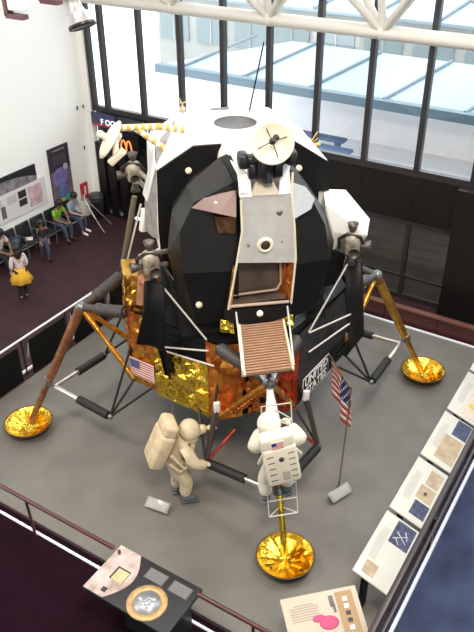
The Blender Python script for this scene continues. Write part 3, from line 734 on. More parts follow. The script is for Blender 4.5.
# astronaut on the ground at the left of the ladder, facing it (local +X = facing)
R1 = thing('astronaut', 'cream suited astronaut figure standing on the floor beside a leg, reaching out to it', 'astronaut', (-1.52, -2.48, 0.015), .12)
J = dict(pel=(-.10, 0, .93), waist=(-.05, 0, 1.07), chest=(.06, 0, 1.30), neck=(.15, 0, 1.43), head=(.24, 0, 1.57),
         hipL=(-.08, .12, .86), kneeL=(.02, .13, .50), ankL=(-.04, .13, .16), toeL=(.17, .15, .085),
         hipR=(-.06, -.12, .86), kneeR=(.12, -.13, .50), ankR=(.06, -.14, .16), toeR=(.27, -.16, .085),
         shL=(.08, .24, 1.35), elL=(.34, .28, 1.24), wrL=(.62, .20, 1.34),
         shR=(.08, -.24, 1.35), elR=(.22, -.36, 1.07), wrR=(.44, -.32, .98))
astronaut(R1, J, SUIT, PACKI, BOOT, (.9, -.25, -.25))
Rp = Euler((0, .42, 0)).to_matrix()
mb = MB().rbox((-.30, 0, 1.36), (.27, .52, .72), .07, 0, Rp, 3).rbox((-.12, 0, 1.76), (.25, .47, .26), .07, 0, Rp, 3)
pk = mb.build('backpack', PACKI, R1)
MB().tube((-.02, .12, 1.88), (.02, .14, 2.08), .008).build('backpack_antenna', STEEL, pk)
MB().path([(-.16, -.27, 1.32), (.04, -.33, 1.02), (.18, -.26, 1.04), (.26, -.12, 1.15)], .028).build('suit_hose', SUIT, R1); MB().path([(-.2, -.25, 1.12), (-.04, -.29, .92), (.14, -.24, .95)], .025).build('suit_hose', SUIT, R1)
mb = MB(); mb.rbox((.25, 0, 1.25), (.10, .26, .2), .03, R=Euler((0, .2, 0)).to_matrix()); mb.build('chest_pack', SUIT, R1)

# astronaut on the ladder, back to the camera (local +Y = facing the ladder)
R2 = thing('astronaut', 'white suited astronaut figure climbing the ladder with back turned and large white backpack', 'astronaut', (-.06, -3.86, 1.16), 0)
J = dict(pel=(-.02, -.06, .80), waist=(-.03, -.08, .96), chest=(-.05, -.04, 1.20), neck=(-.11, .02, 1.37), head=(-.15, .05, 1.53),
         hipL=(-.13, -.06, .74), kneeL=(-.20, .04, .40), ankL=(-.20, -.04, .10), toeL=(-.18, .14, .05),
         hipR=(.11, -.06, .76), kneeR=(.17, .10, .46), ankR=(.17, .0, .18), toeR=(.15, .18, .12),
         shL=(-.27, -.02, 1.26), elL=(-.38, .12, 1.02), wrL=(-.20, .42, 1.12),
         shR=(.18, -.02, 1.26), elR=(.40, .10, 1.08), wrR=(.28, .40, 1.16))
astronaut(R2, J, SUITW, PACKW, BOOT, (0, 1, .1))
Rp = Euler((-.12, -.16, 0)).to_matrix()
mb = MB().rbox((-.05, -.34, 1.10), (.52, .24, .70), .06, 0, Rp, 3).rbox((-.12, -.27, 1.49), (.50, .24, .26), .05, 0, Rp, 3)
pk = mb.build('backpack', PACKW, R2)
for s_ in (-1, 1):
    for k in range(5): MB().box(V((-.05, -.34, 1.10))+Rp @ V((s_*.16, -.122, .22-.11*k)), (.10, .006, .014), R=Rp).build('backpack_slot', mat('slot_grey', (.10, .09, .08), .6), pk)
MB().lathe([(0, .01), (.04, .01), (.04, 0)], V((-.05, -.34, 1.10))+Rp @ V((0, -.12, .14)), Rp @ V((0, -1, 0)), n=20).build('round_badge', mat('badge_blue', (.04, .05, .10), .5), pk)
MB().box(V((-.05, -.34, 1.10))+Rp @ V((.03, -.122, -.18)), (.11, .008, .15), R=Rp).build('instruction_plate', mat('plate_grey', (.40, .38, .32), .6), pk)
flag_plate(V((-.12, -.27, 1.49))+Rp @ V((-.10, -.128, -.06)), Rp @ V((1, 0, 0)), Rp @ V((0, 0, 1)), .18, .11, pk, 'flag_patch', 0)
MB().path([(.20, -.2, 1.2), (.32, -.12, 1.0), (.30, -.05, .84), (.18, -.02, .82)], .028).build('suit_hose', SUITW, R2); MB().path([(-.30, -.2, 1.15), (-.34, -.1, .9), (-.22, -.0, .82)], .025).build('suit_hose', SUITW, R2)

# ================================================================== FLAG AND PLACARDS
F = thing('flagpole', 'brass flagpole with a hanging stars and stripes, standing right of the lander', 'flag', (1.40, -2.86, .03))
MB().tube((0, 0, 0), (.05, 0, 2.36), .014, .014).sphere((.05, 0, 2.38), .025).tube((.05, 0, 2.33), (.0, 1.05, 2.30), .010, .010).lathe([(.05, 0), (.04, .02), (.015, .04)], (0, 0, 0)).build('pole', BRASS, F)
mb = MB(); nu, nv = 20, 26; gv = []
for j in range(nv+1):
    for i in range(nu+1):
        t, h = i/nu, j/nv                     # t from pole to fly, h from top to bottom
        x = .05*(1-t)+.06*math.sin(t*9+h*2)*(h*.8+.15)+.04*h*t; y = .98*t*(1-.28*h); z = 2.32-h*(.86-.26*t)-.03*t-.06*h*math.sin(t*3)
        gv.append((x, y, z))
fs = {0: [], 1: [], 2: []}
for j in range(nv):
    for i in range(nu):
        k = (nu-1-i)
        st = (j*13)//nv; m = 0 if st % 2 == 0 else 2
        if i < nu*.42 and st < 7: m = 1 if (i+j) % 3 or j % 2 else 2
        fs[m].append((j*(nu+1)+i, j*(nu+1)+i+1, (j+1)*(nu+1)+i+1, (j+1)*(nu+1)+i))
for m in fs: mb.add(gv, fs[m], m, True)
fl = mb.build('flag_cloth', [RED, BLUE, FWHITE], F); so = fl.modifiers.new('Solid', 'SOLIDIFY'); so.thickness = .006
def placard(loc, rz, label, w):
    t = thing('placard', label, 'placard', loc, rz)
    R = Euler((.6, 0, 0)).to_matrix()
    MB().rbox((0, 0, .11), (w, .20, .012), .004, R=R).box((0, .05, .06), (w*.7, .02, .12)).build('acrylic_plate', mat('acrylic_grey', (.30, .30, .285), .3, coat=.5), t)
    mb = MB()
    for k in range(5): mb.box(V((0, 0, .11))+R @ V((0, .06-.03*k, .009)), (w*.8, .010, .003), R=R)
    mb.build('printed_lines', mat('print_pale', (.62, .61, .58), .6), t)
placard((-1.95, -2.68, .01), -.62, 'low clear placard on the floor by the standing astronaut figure', .46)
placard((1.36, -3.06, .01), .45, 'low clear placard on the floor at the foot of the flagpole', .50)

# ================================================================== READING RAILS
PWHITE = mat('panel_white', (.52, .515, .46), .4, coat=.1); PTAN = mat('print_tan', (.38, .29, .19), .5, var=.2, vscale=9); PNAVY = mat('print_navy', (.03, .04, .09), .5, var=.8, vscale=14); PTXT = mat('print_text', (.33, .33, .30), .6)
PGREEN = mat('print_sage', (.34, .42, .38), .6, var=.3, vscale=9); PDK = mat('print_dark', (.03, .03, .03), .5); PPINK = mat('print_pink', (.48, .05, .16), .5)
rail_r = thing('barrier_rail', 'dark rail along the right edge of the grey platform above blue carpet', 'rail', W(4.88, 0, 0), -BA)
MB().rbox((-.06, -.9, .80), (.10, 7.8, .07), .02).rbox((.07, -.9, .80), (.05, 7.8, .03), .01).build('handrail', mat('rail_dark', (.045, .03, .032), .35), rail_r)
for v in (-4.2, -1.6, 1.0, 3.0): MB().box((0, v, .4), (.06, .06, .8)).build('post', BLKS, rail_r)
def reading_panel(v, w, arts, label, cat='information panel'):
    t = thing('information_panel', label, cat, W(4.22, v, 0), -BA, 'tilted reading panels on the right rail')
    sl = -.20/.56; R = Euler((0, math.atan(.34), 0)).to_matrix()
    c = V((.27, w/2, .92))
    MB().rbox(c, (.60, w, .03), .006, R=R).build('board', PWHITE, t)
    for yy in (.2, w-.2): MB().box((.14, yy, .43), (.05, .25, .85)).build('leg_plate', BLK, t)
    for (x0, x1, y0, y1, m) in arts:          # x 0..1 from the lander side outwards, y 0..1 along the rail
        mb = MB(); mb.box(c+R @ V((-.30+.60*(x0+x1)/2, -w/2+w*(y0+y1)/2, .017)), (.60*(x1-x0), w*(y1-y0), .004), R=R)
        mb.build('printed_picture', m, t)
    mb = MB()
    for k in range(7): mb.box(c+R @ V((-.22+.02*k, w*.02, .017)), (.006, w*(.5 if k else .3), .003), R=R)
    mb.build('printed_text', PTXT, t)
specs = [(-3.42, [(.18, .52, .06, .24, PTAN), (.40, .95, .62, .97, PNAVY)], 'tilted white panel nearest the camera on the right rail, small tan and navy pictures'),
         (-1.97, [(.50, .95, .10, .34, PNAVY), (.45, .92, .38, .62, PTAN), (.52, .92, .65, .92, PTAN)], 'tilted white panel second from the near end of right rail, three pictures'),
         (-.52, [(.35, .95, .10, .60, PTAN), (.50, .98, .65, .98, PNAVY)], 'tilted white panel third along the right rail, large tan map below a navy photo'),
         (.93, [(.45, .98, .06, .62, mat('print_blush', (.56, .46, .38), .5)), (.55, .98, .66, .98, PGREEN)], 'tilted white panel fourth along the right rail, showing a white and yellow craft'),
         (2.38, [(.5, .98, .2, .9, PGREEN)], 'tilted pale panel farthest along the right rail, cut by the picture edge')]
for v, arts, lab in specs: reading_panel(v, 1.36, arts, lab)
# little picture details
p4 = [o for o in bpy.data.objects if o.get('label', '').startswith('tilted white panel fourth')][0]
R = Euler((0, math.atan(.34), 0)).to_matrix(); c = V((.27, .68, .92))
MB().lathe([(0, .004), (.10, .004), (.10, 0)], c+R @ V((.14, .02, .022)), R @ V((0, 0, 1)), n=20).build('printed_craft', FWHITE, p4)
MB().lathe([(0, .005), (.08, .005), (.08, 0)], c+R @ V((.10, -.24, .022)), R @ V((0, 0, 1)), n=7, smooth=False).build('printed_craft_base', mat('print_yellow', (.50, .42, .06), .5), p4)
p1 = [o for o in bpy.data.objects if o.get('label', '').startswith('tilted white panel nearest')][0]
mb = MB()
for a, b in (((-.02, .26), (.18, .44)), ((.0, .42), (.2, .28)), ((.02, .3), (.1, .2)), ((.12, .5), (.2, .36))):
    mb.tube(c+R @ V((a[0], a[1], .022)), c+R @ V((b[0], b[1], .022)), .012, .006, 0, 6)
mb.build('printed_figure', mat('print_grey', (.45, .47, .48), .6), p1)
p2 = [o for o in bpy.data.objects if o.get('label', '').startswith('tilted white panel second')][0]
MB().box(c+R @ V((.10, .0, .022)), (.05, .07, .004), R=R).build('printed_square', PDK, p2)

rail_l = thing('barrier_rail', 'white topped rail along the left edge of the grey platform', 'rail', W(-4.5, 0, 0), -BA)
MB().box((-.04, .3, .95), (.045, 9.0, .025)).build('handrail', mat('rail_white', (.85, .86, .88), .4), rail_l)
for v in (-4.0, -1.62, -.25, 1.11, 2.48, 3.8): MB().box((-.04, v, .47), (.03, .03, .94)).build('post', BLKS, rail_l)
ordn = ['nearest the camera', 'second from the near end', 'third from the near end', 'fourth from the near end', 'farthest away, behind the lander']
for k, v in enumerate((-2.95, -1.5, -.13, 1.24, 2.6)):
    t = thing('information_panel', 'black backed reading panel on the left rail, '+ordn[k], 'information panel', W(-4.45, v, 0), -BA, 'black backed reading panels on the left rail')
    MB().rbox((.03, .54, .47), (.04, 1.12, .90), .01).build('board', BLK, t)
    MB().rbox((-.05, .54, .60), (.03, 1.10, .5), .01, R=Euler((0, .22, 0)).to_matrix()).build('reading_face', PWHITE, t)

rail_f = thing('barrier_rail', 'thin maroon handrail on posts along the front left edge of the platform', 'rail', W(0, -4.9, 0), -BA)
for a, b in ((-4.6, .90), (2.48, 4.6)): MB().tube((a, -.05, .98), (b, -.05, .98), .035, .035).build('handrail', RAILM, rail_f)
for u in (-3.9, -1.0, 1.0, 3.4): MB().tube((u, .0, 0), (u, -.04, .97), .025, .025).build('post', RAILM, rail_f)

# exhibit with the model of a coin
t = thing('coin_exhibit', 'black sloping display desk with moon picture and large silver and gold coin', 'display desk', W(.92, -5.68, 0), -BA)
R = Euler((.0, 0, 0)).to_matrix()
MB().rbox((.76, .44, .86), (1.54, .90, .07), .01).box((.95, .5, .42), (.9, .5, .82)).build('desk', mat('desk_black', (.022, .022, .024), .4, spec=.4), t)
mb = MB(); arc = [(-.0, .0), (.0, .88)]
pts = [(0, 0), (.36, 0)]+[(.36+.03*k/12+.20*math.sin(PI*k/12), .88*k/12) for k in range(1, 12)]+[(.39, .88), (0, .88)]
mb.prism([(x, y, .896) for x, y in pts], (0, 0, .006)); mb.build('moon_picture', mat('moon_print', (.52, .40, .37), .5, var=.4, vscale=5), t)
MB().box((.36, .42, .908), (.20, .21, .012)).build('gold_square', mat('gold_sample', (.95, .80, .42), .22, metal=.8), t)
MB().box((.345, .435, .903), (.24, .24, .006)).build('square_border', PDK, t)
MB().box((.30, .12, .905), (.08, .08, .008)).build('dark_square', PDK, t)
mb = MB(); mb.lathe([(0, .0), (.30, 0), (.30, .012), (.20, .016), (.20, .012), (0, .012)], (.98, .27, .896), n=48); mb.build('coin_rim', mat('coin_bronze', (.56, .36, .16), .4, metal=.3, var=.2, vscale=12), t)
mb = MB(); mb.lathe([(.195, .0), (.195, .02), (0, .022)], (.98, .27, .896), n=40)
for k in range(24):
    a = random.uniform(0, 6.28); r = random.uniform(0, .13); mb.sphere((0.98+r*math.cos(a), .27+r*math.sin(a)*.9, .916), random.uniform(.02, .045), 0, 8, 6, (1, 1, .4))
mb.build('coin_relief', mat('coin_silver', (.42, .44, .46), .35, metal=.6), t)
for x in (.66, 1.10):
    mb = MB(); mb.box((x+.16, .70, .898), (.34, .20, .004)); pl = mb.build('caption_plate', mat('caption_grey', (.10, .10, .10), .5), t)
    mb = MB()
    for k in range(6): mb.box((x+.16, .775-.03*k, .902), (.30, .010, .003))
    mb.build('printed_text', mat('caption_print', (.26, .26, .25), .6), t)

t = thing('information_panel', 'pale tilted panel with a pink figure at the bottom centre of the platform edge', 'information panel', (-.43, -5.62, 0), 0)
R = Euler((.35, 0, .02)).to_matrix(); c = V((.56, -.30, .80))
MB().rbox(c, (1.14, .72, .03), .006, R=R).build('board', mat('panel_cream', (.50, .43, .34), .45), t)
for xx in (.25, .85): MB().box((xx, -.1, .38), (.3, .05, .76)).build('leg_plate', BLK, t)
MB().box(c+R @ V((.36, .0, .018)), (.26, .62, .004), R=R).build('printed_picture', mat('print_ochre', (.36, .23, .11), .5), t)
for k, m in enumerate((0, 0, 1, 1, 0)): MB().box(c+R @ V((.36, .20-.10*k, .021)), (.07, .06, .003), R=R).build('printed_swatch', (FWHITE, PDK)[m], t)
mb = MB(); mb.sphere(c+R @ V((.05, -.08, .018)), .13, 0, 16, 8, (1.1, .75, .04), R=R); mb.sphere(c+R @ V((-.08, -.0, .018)), .09, 0, 16, 8, (1.1, .6, .05), R=R); mb.build('printed_pink_figure', PPINK, t)
mb = MB(); mb.box(c+R @ V((.16, .20, .019)), (.07, .16, .003), R=R); mb.box(c+R @ V((.18, .10, .019)), (.04, .12, .003), R=R); mb.build('printed_photo', mat('print_charcoal', (.12, .12, .11), .5), t)
mb = MB()
for k in range(7): mb.box(c+R @ V((-.26, .22-.035*k, .018)), (.42 if k else .30, .010, .003), R=R)
mb.build('printed_text', mat('print_brownish', (.34, .27, .22), .6), t)

# ================================================================== LEFT WALL: posters, chairs, visitors
WU = -9.05
def wallboard(name, label, v0, v1, z0, z1, m, cat):
    t = thing(name, label, cat, W(WU, (v0+v1)/2, z0), -BA); w, h = v1-v0, z1-z0
    b = MB().box((.03, 0, h/2), (.05, w, h)).build('board', m, t); return t, w, h
def pic(t, y, z, w, h, m, name='printed_picture', x=.058): MB().box((x, y, z), (.006, w, h)).build(name, m, t)
def disc(t, y, z, ry, rz_, m, name='printed_planet', x=.06):
    mb = MB(); mb.sphere((x, y, z), 1, 0, 24, 12, (.004, ry, rz_)); mb.build(name, m, t)
t, w, h = wallboard('wall_poster', 'tall dark poster with coloured planets on the white wall above the seats', 4.13, 4.97, .70, 2.62, mat('poster_dark', (.035, .03, .04), .5), 'poster')
pic(t, 0, .75, .84, .9, mat('poster_mauve', (.20, .13, .16), .5, var=.4, vscale=2), x=.056)
disc(t, -.05, .98, .30, .30, mat('planet_violet', (.16, .14, .36), .5, var=.5, vscale=4)); disc(t, .0, .52, .22, .20, mat('planet_blue', (.10, .16, .34), .5, var=.5, vscale=5))
disc(t, -.1, .16, .22, .16, mat('planet_yellow', (.40, .48, .12), .5, var=.3, vscale=4)); disc(t, .16, .24, .16, .13, mat('planet_teal', (.06, .34, .36), .5))
disc(t, .2, 1.25, .10, .10, mat('planet_grey', (.4, .4, .5), .5)); pic(t, 0, 1.82, .5, .03, PTXT, 'printed_title')
mb = MB()
for k in range(6): mb.box((.058, 0, 1.65-.05*k), (.005, .55, .012))
mb.build('printed_text', mat('poster_print', (.12, .11, .12), .6), t)
t, w, h = wallboard('wall_mural', 'dark picture of a grey moon horizon at the left end of the wall', 1.2, 3.58, 1.95, 2.40, mat('mural_black', (.018, .016, .022), .5), 'picture')
mb = MB(); n = 16
top = [(.062, -1.18+2.36*k/n, .02+.30*math.sin(PI*(.15+.75*k/n))) for k in range(n+1)]
mb.prism([(.062, -1.18, 0)]+top+[(.062, 1.18, 0)], (-.006, 0, 0)); mb.build('printed_horizon', mat('moon_grey', (.20, .19, .21), .7, var=.6, vscale=5), t)
t, w, h = wallboard('wall_panel', 'long white text panel with small photos on the wall below the moon picture', .9, 3.86, 1.11, 1.92, mat('poster_white', (.70, .68, .70), .5), 'information panel')
for y, z, a, b, m in ((.55, .6, .3, .22, PDK), (.55, .35, .3, .2, PDK), (1.05, .4, .5, .6, mat('print_rose', (.55, .38, .40), .6, var=.3, vscale=5)), (-.2, .3, .16, .36, MATS['print_charcoal']), (-.62, .26, .26, .36, MATS['print_grey']), (-1.2, .4, .4, .5, PTAN)):
    pic(t, y, z, a, b, m)
mb = MB()
for cc in (-.95, -.4, .15):
    for k in range(8): mb.box((.058, cc+.0, .68-.03*k), (.005, .36, .010))
mb.build('printed_text', PTXT, t)
t, w, h = wallboard('wall_sign', 'small red sign with a white figure on the wall near the corner', 5.30, 5.60, .62, 1.15, mat('sign_red', (.50, .035, .03), .5), 'sign')
mb = MB(); mb.sphere((.06, .02, .38), 1, 0, 12, 8, (.004, .04, .05)); mb.box((.058, .02, .24), (.005, .07, .18)); mb.box((.058, -.05, .12), (.005, .05, .12)); mb.build('printed_figure', FWHITE, t)
for k, (v, z) in enumerate(((5.60, 3.48), (5.86, 3.46), (5.70, 2.22))):
    MB().rbox((0, 0, 0), (.04, .07, .11), .01).build('wall_sensor', BLKS, label=['small black wall sensor high near the window corner, left one of the pair', 'small black wall sensor high near the window corner, right one of the pair', 'small black wall sensor lower down the white wall'][k], category='sensor').location = W(WU+.02, v, z)
# food court sign
t = thing('food_court_sign', 'row of dark blue and black backlit panels reading food court under the windows', 'sign', W(-8.75, 5.88, 2.95), -BA)
NAVY = mat('sign_navy', (.05, .055, .14), .5, var=.3, vscale=3, emit=.0)
for k, (a, b, z) in enumerate(((0, .93, 0), (1.0, 2.0, 0), (2.07, 3.2, 0), (3.27, 4.4, 0))):
    p = MB().box(((a+b)/2, 0, .2), (b-a, .05, .40)).build('sign_panel', NAVY if k != 1 else mat('sign_black_blue', (.025, .035, .06), .5), t)
    if k != 1: MB().box(((a+b)/2, -.028, .05), (b-a-.04, .006, .07)).build('red_stripe', mat('stripe_red', (.45, .04, .04), .5), p)
SW = mat('sign_letter', (.85, .85, .9), .5, emit=.6)
def sgn(body, x, z, s, m=SW):
    text('letters', body, s, frame((x, -.035, z), (1, 0, 0), (0, 0, 1)), m, t, .006)
for ch_, x_ in zip('FOODCOURT', (.42, .64, .84, 1.13, 1.48, 1.72, 2.2, 2.46, 2.72)): sgn(ch_, x_, .15, .24)
# restaurant arches sign
t = thing('arches_sign', 'dark hanging sign with glowing orange double arches under the food court sign', 'sign', W(-7.35, 5.75, 2.2), -BA)
MB().rbox((0, 0, .36), (.9, .06, .72), .03).build('sign_board', BLK, t)
mb = MB()
for s_ in (-1, 1):
    pts = [((s_*.10)+.10*math.cos(a), -.04, .22+.32*math.sin(a)) for a in [PI*k/10 for k in range(11)]]
    mb.path(pts, .022)
mb.build('arches', mat('arch_orange', (.9, .22, .05), .5, emit=1.2), t)

# chairs along the wall
CH = mat('seat_black', (.014, .015, .018), .35); CHL = mat('seat_frame', (.30, .31, .32), .35, metal=.7)
def chair_proto():
    t = thing('bench_chair', '', 'chair', (0, 0, 0), -BA, 'linked black seats along the white wall')
    MB().rbox((.25, 0, .43), (.46, .50, .07), .03).build('seat', CH, t)
    MB().rbox((.03, 0, .68), (.07, .50, .48), .03, R=Euler((0, -.15, 0)).to_matrix()).build('backrest', CH, t)
    MB().path([(.05, -.27, .45), (.05, -.27, .64), (.42, -.27, .64), (.42, -.27, .42)], .016).build('armrest', CHL, t)
    for x in (.08, .42): MB().tube((x, -.27, 0), (x, -.27, .43), .018).build('leg', CHL, t)
    return t
proto = chair_proto(); cp = [.95+.575*k for k in range(7)]
who = ['black seat at the left end of the row, cut by the picture edge', 'black seat under the man in the white shirt', 'black seat holding a dark bag, right of the man in white', 'black empty seat beside the dark bag', 'black empty seat directly behind the walking child', 'black seat under the person in the green shirt', 'black seat under the person in the pale blue shirt']
for k, v in enumerate(cp):
    o = proto if k == 0 else copy_tree(proto); o.location = W(WU+.10, v, 0); o['label'] = who[k]

SKIN = mat('skin_brown', (.25, .13, .08), .6); SKINL = mat('skin_light', (.50, .32, .24), .6); HAIR = mat('hair_black', (.012, .010, .010), .5, bump=.4, bscale=40)
def civ(root, s, skinm, J, shirt, trouser, shoe, hairlen, sleeve=.5, skirt=None, leg_skin=False):
    """civilian of scale s; local +X = facing"""
    def P(k): return V(J[k])*s
    N = []; E = []
    def add(p, r, to=None):
        N.append((p, r*s)); 
        if to is not None: E.append((to, len(N)-1))
        return len(N)-1
    pel = add(P('pel'), .125); wa = add(P('waist'), .11, pel); ch = add(P('chest'), .135, wa); nb = add(P('neck'), .055, ch)
    hd = P('head'); f = V(J.get('face', (1, 0, 0))).normalized()
    h1 = add(hd-V((0, 0, .06*s)), .072, nb); h2 = add(hd+V((0, 0, .03*s)), .098, h1); h3 = add(hd+V((0, 0, .10*s)), .07, h2)
    ns = add(hd+f*.105*s-V((0, 0, .0*s)), .018, h2)
    for q in ('L', 'R'):
        hp = add(P('hip'+q), .085, pel); kn = add(P('knee'+q), .058, hp); cf = add(P('knee'+q).lerp(P('ank'+q), .35), .055, kn); an = add(P('ank'+q), .036, cf); to = add(P('toe'+q), .032, an)
        sh = add(P('sh'+q), .058, ch); el = add(P('el'+q), .042, sh); wr = add(P('wr'+q), .028, el)
        d = (P('wr'+q)-P('el'+q)).normalized(); sd = d.cross(V((0, 0, 1))); sd = V((0, 1, 0)) if sd.length < .1 else sd.normalized()
        fingers(N, E, wr, P('wr'+q), d, sd, sd.cross(d), .4, .010*s, .075*s)
    skin('body', N, E, skinm, root, 2)
    # clothes
    n = [(P('pel')+V((0, 0, .02*s)), .14*s), (P('waist'), .128*s), (P('chest'), .152*s), (P('neck')-V((0, 0, .035*s)), .075*s)]; e = [(0, 1), (1, 2), (2, 3)]
    for q in ('L', 'R'):
        i = len(n); n.append((P('sh'+q), .075*s)); e.append((2, i)); n.append((P('sh'+q).lerp(P('el'+q), .95 if sleeve > .5 else .7), .062*s)); e.append((i, i+1))
        if sleeve > .5: n.append((P('wr'+q).lerp(P('el'+q), .12), .045*s)); e.append((i+1, i+2))
    skin('shirt', n, e, shirt, root)
    if trouser:
        n = [(P('pel'), .138*s)]; e = []
        for q in ('L', 'R'):
            i = len(n); n += [(P('hip'+q), .102*s), (P('knee'+q), .078*s), (P('knee'+q).lerp(P('ank'+q), .9), .062*s)]; e += [(0, i), (i, i+1), (i+1, i+2)]
        skin('trousers', n, e, trouser, root)
    for q in ('L', 'R'): skin('shoe', [(P('ank'+q)-V((0, 0, .02*s)), .05*s), (P('ank'+q).lerp(P('toe'+q), .6), .045*s), (P('toe'+q)+(P('toe'+q)-P('ank'+q))*.25, .036*s)], [(0, 1), (1, 2)], shoe, root, 1)
    # hair cap set back from the face
    mb = MB(); mb.sphere(hd+V((0, 0, .045*s))-f*.022*s, .118*s, 0, 20, 14, (1, 1, 1.0))
    if hairlen: mb.sphere(hd-V((0, 0, .12*s))-f*.085*s, .11*s, 0, 16, 10, (.7, 1.0, 1.0+hairlen*4)); mb.sphere(hd-V((0, 0, (.12+hairlen*.6)*s))-f*.09*s, .08*s, 0, 16, 10, (.6, 1.0, 1.4))
    mb.build('hair', HAIR, root)
    sd = f.cross(V((0, 0, 1))).normalized(); mb = MB()
    for q in (-1, 1): mb.sphere(hd+f*.088*s+sd*q*.034*s+V((0, 0, .02*s)), .012*s, 0, 8, 6)
    mb.sphere(hd+f*.085*s-V((0, 0, .05*s)), .02*s, 0, 8, 6, (1, 1, .35)); mb.build('face_features', mat('feature_dark', (.04, .02, .02), .5), root)
    mb = MB()
    for q in (-1, 1): mb.sphere(hd+sd*q*.098*s, .028*s, 0, 8, 6, (.7, .5, 1))
    mb.build('ears', skinm, root)
stand = dict(pel=(0, 0, .92), waist=(0, 0, 1.07), chest=(.0, 0, 1.27), neck=(.01, 0, 1.43), head=(.03, 0, 1.57),
             hipL=(0, .09, .87), kneeL=(.01, .09, .47), ankL=(-.02, .09, .07), toeL=(.13, .10, .035), hipR=(0, -.09, .87), kneeR=(.03, -.09, .47), ankR=(.02, -.09, .07), toeR=(.17, -.10, .035),
             shL=(0, .18, 1.36), elL=(-.01, .23, 1.08), wrL=(.14, .17, .90), shR=(0, -.18, 1.36), elR=(-.01, -.23, 1.08), wrR=(.14, -.17, .90))
seatd = dict(pel=(.22, 0, .56), waist=(.22, 0, .70), chest=(.30, 0, .90), neck=(.37, 0, 1.04), head=(.44, 0, 1.16), face=(.8, 0, -.5),
             hipL=(.26, .10, .53), kneeL=(.64, .14, .53), ankL=(.62, .12, .08), toeL=(.78, .13, .035), hipR=(.26, -.10, .53), kneeR=(.64, -.14, .53), ankR=(.70, -.12, .08), toeR=(.86, -.13, .035),
             shL=(.32, .18, .98), elL=(.42, .24, .74), wrL=(.62, .10, .66), shR=(.32, -.18, .98), elR=(.42, -.24, .74), wrR=(.62, -.10, .66))
DENIM = mat('denim', (.05, .07, .11), .8); DARKT = mat('dark_cloth', (.014, .015, .02), .8)
p = thing('person', 'person seen from behind with long dark hair, white top and flared yellow skirt', 'person', W(-7.0, .72, 0), 2.05)
J2 = dict(stand); civ(p, .93, SKINL, J2, mat('top_white', (.62, .55, .56), .8), DARKT, BLK, .10, 1.)
mb = MB(); n = 28; prof = [(.125, 1.02), (.15, .95), (.21, .80), (.29, .60)]
for j in range(3):
    pass
vs = []; 
for j, (r, z) in enumerate(prof):
    for i in range(n):
        a = 2*PI*i/n; rr = r*(1+.09*math.cos(a*7)*(j/3)); vs.append((rr*math.cos(a), rr*math.sin(a), z*.93))
mb.add(vs, [(j*n+i, (j+1)*n+i, (j+1)*n+(i+1) % n, j*n+(i+1) % n) for j in range(3) for i in range(n)], 0, True)
sk = mb.build('skirt', mat('skirt_yellow', (.72, .42, .03), .8), p); so = sk.modifiers.new('Solid', 'SOLIDIFY'); so.thickness = .01
p = thing('person', 'child in dark top and jeans walking past the row of seats', 'person', W(-8.0, 2.55, 0), -1.2)
J3 = dict(stand); J3.update(kneeL=(.16, .08, .50), ankL=(.10, .08, .10), toeL=(.24, .09, .06), kneeR=(-.05, -.08, .48), ankR=(-.22, -.08, .10), toeR=(-.08, -.09, .04))
civ(p, .76, SKIN, J3, DARKT, DENIM, BLK, .0, 1.)
for lab, v, sh, skm, tr, sho, dz in (('seated man in a white shirt at the left edge, legs stretched in dark trousers', cp[1], mat('shirt_white', (.60, .54, .50), .8), SKIN, DARKT, FWHITE, 0),
                      ('seated person in a bright green shirt and jeans', cp[5], mat('shirt_green', (.20, .42, .03), .8), SKIN, DENIM, DARKT, 0),
                      ('seated person in a pale blue shirt and jeans beside the green shirt', cp[6], mat('shirt_blue', (.28, .36, .46), .8), SKINL, DENIM, FWHITE, 1)):
    p = thing('person', lab, 'person', W(WU+.12, v, .0), -BA+(.12 if dz else 0)); civ(p, 1.0, skm, seatd, sh, tr, sho, 0)
# bag on a seat, papers, crutches, bin
MB().rbox((0, 0, .16), (.34, .34, .26), .08).path([(-.05, -.1, .28), (-.05, -.06, .40), (-.05, .06, .40), (-.05, .1, .28)], .012).build('bag', mat('bag_blue_black', (.03, .05, .07), .6), label='dark bag lying on a seat between the man in white and the child', category='bag').location = W(WU+.36, cp[2], .45)
MB().rbox((0, 0, .03), (.22, .18, .06), .02).build('folded_cloth', FWHITE, label='small white bundle on the seat right of the dark bag', category='bundle').location = W(WU+.38, cp[3]-.05, .465)
def crutch(a, b, label):
    d = thing('crutch', label, 'crutch', a, 0, 'metal crutches leaning by the seats'); b = b-a; s_ = V((-b.y, b.x, 0)).normalized()*.06
    MB().tube((0, 0, 0), b*.35, .014).tube(b*.35, b+s_, .012).tube(b*.35, b-s_, .012).tube(b*.68+s_*.6, b*.68-s_*.6, .015).build('frame', CHROME, d)
    MB().tube(b+s_*1.3, b-s_*1.3, .028).build('arm_pad', mat('pad_grey', (.3, .3, .3), .7), d)
crutch(W(-7.75, 4.80, .02), W(-8.42, 4.72, 1.02), 'aluminium crutch leaning by the seats, nearer one of the pair')
crutch(W(-7.95, 5.38, .02), W(-8.52, 4.85, 1.02), 'aluminium crutch leaning by the seats, the one nearer the corner')
t = thing('waste_bin', 'dark round waste bin standing in the corner by the window wall', 'bin', W(-8.72, 5.62, 0), 0)
MB().lathe([(0, .0), (.21, 0), (.23, .68), (.25, .70), (.25, .74), (.20, .78), (.0, .79)], n=28).build('bin_body', mat('bin_dark', (.045, .05, .05), .4), t)
MB().lathe([(.232, .60), (.24, .61), (.232, .64)], n=28).build('bin_band', STEEL, t)

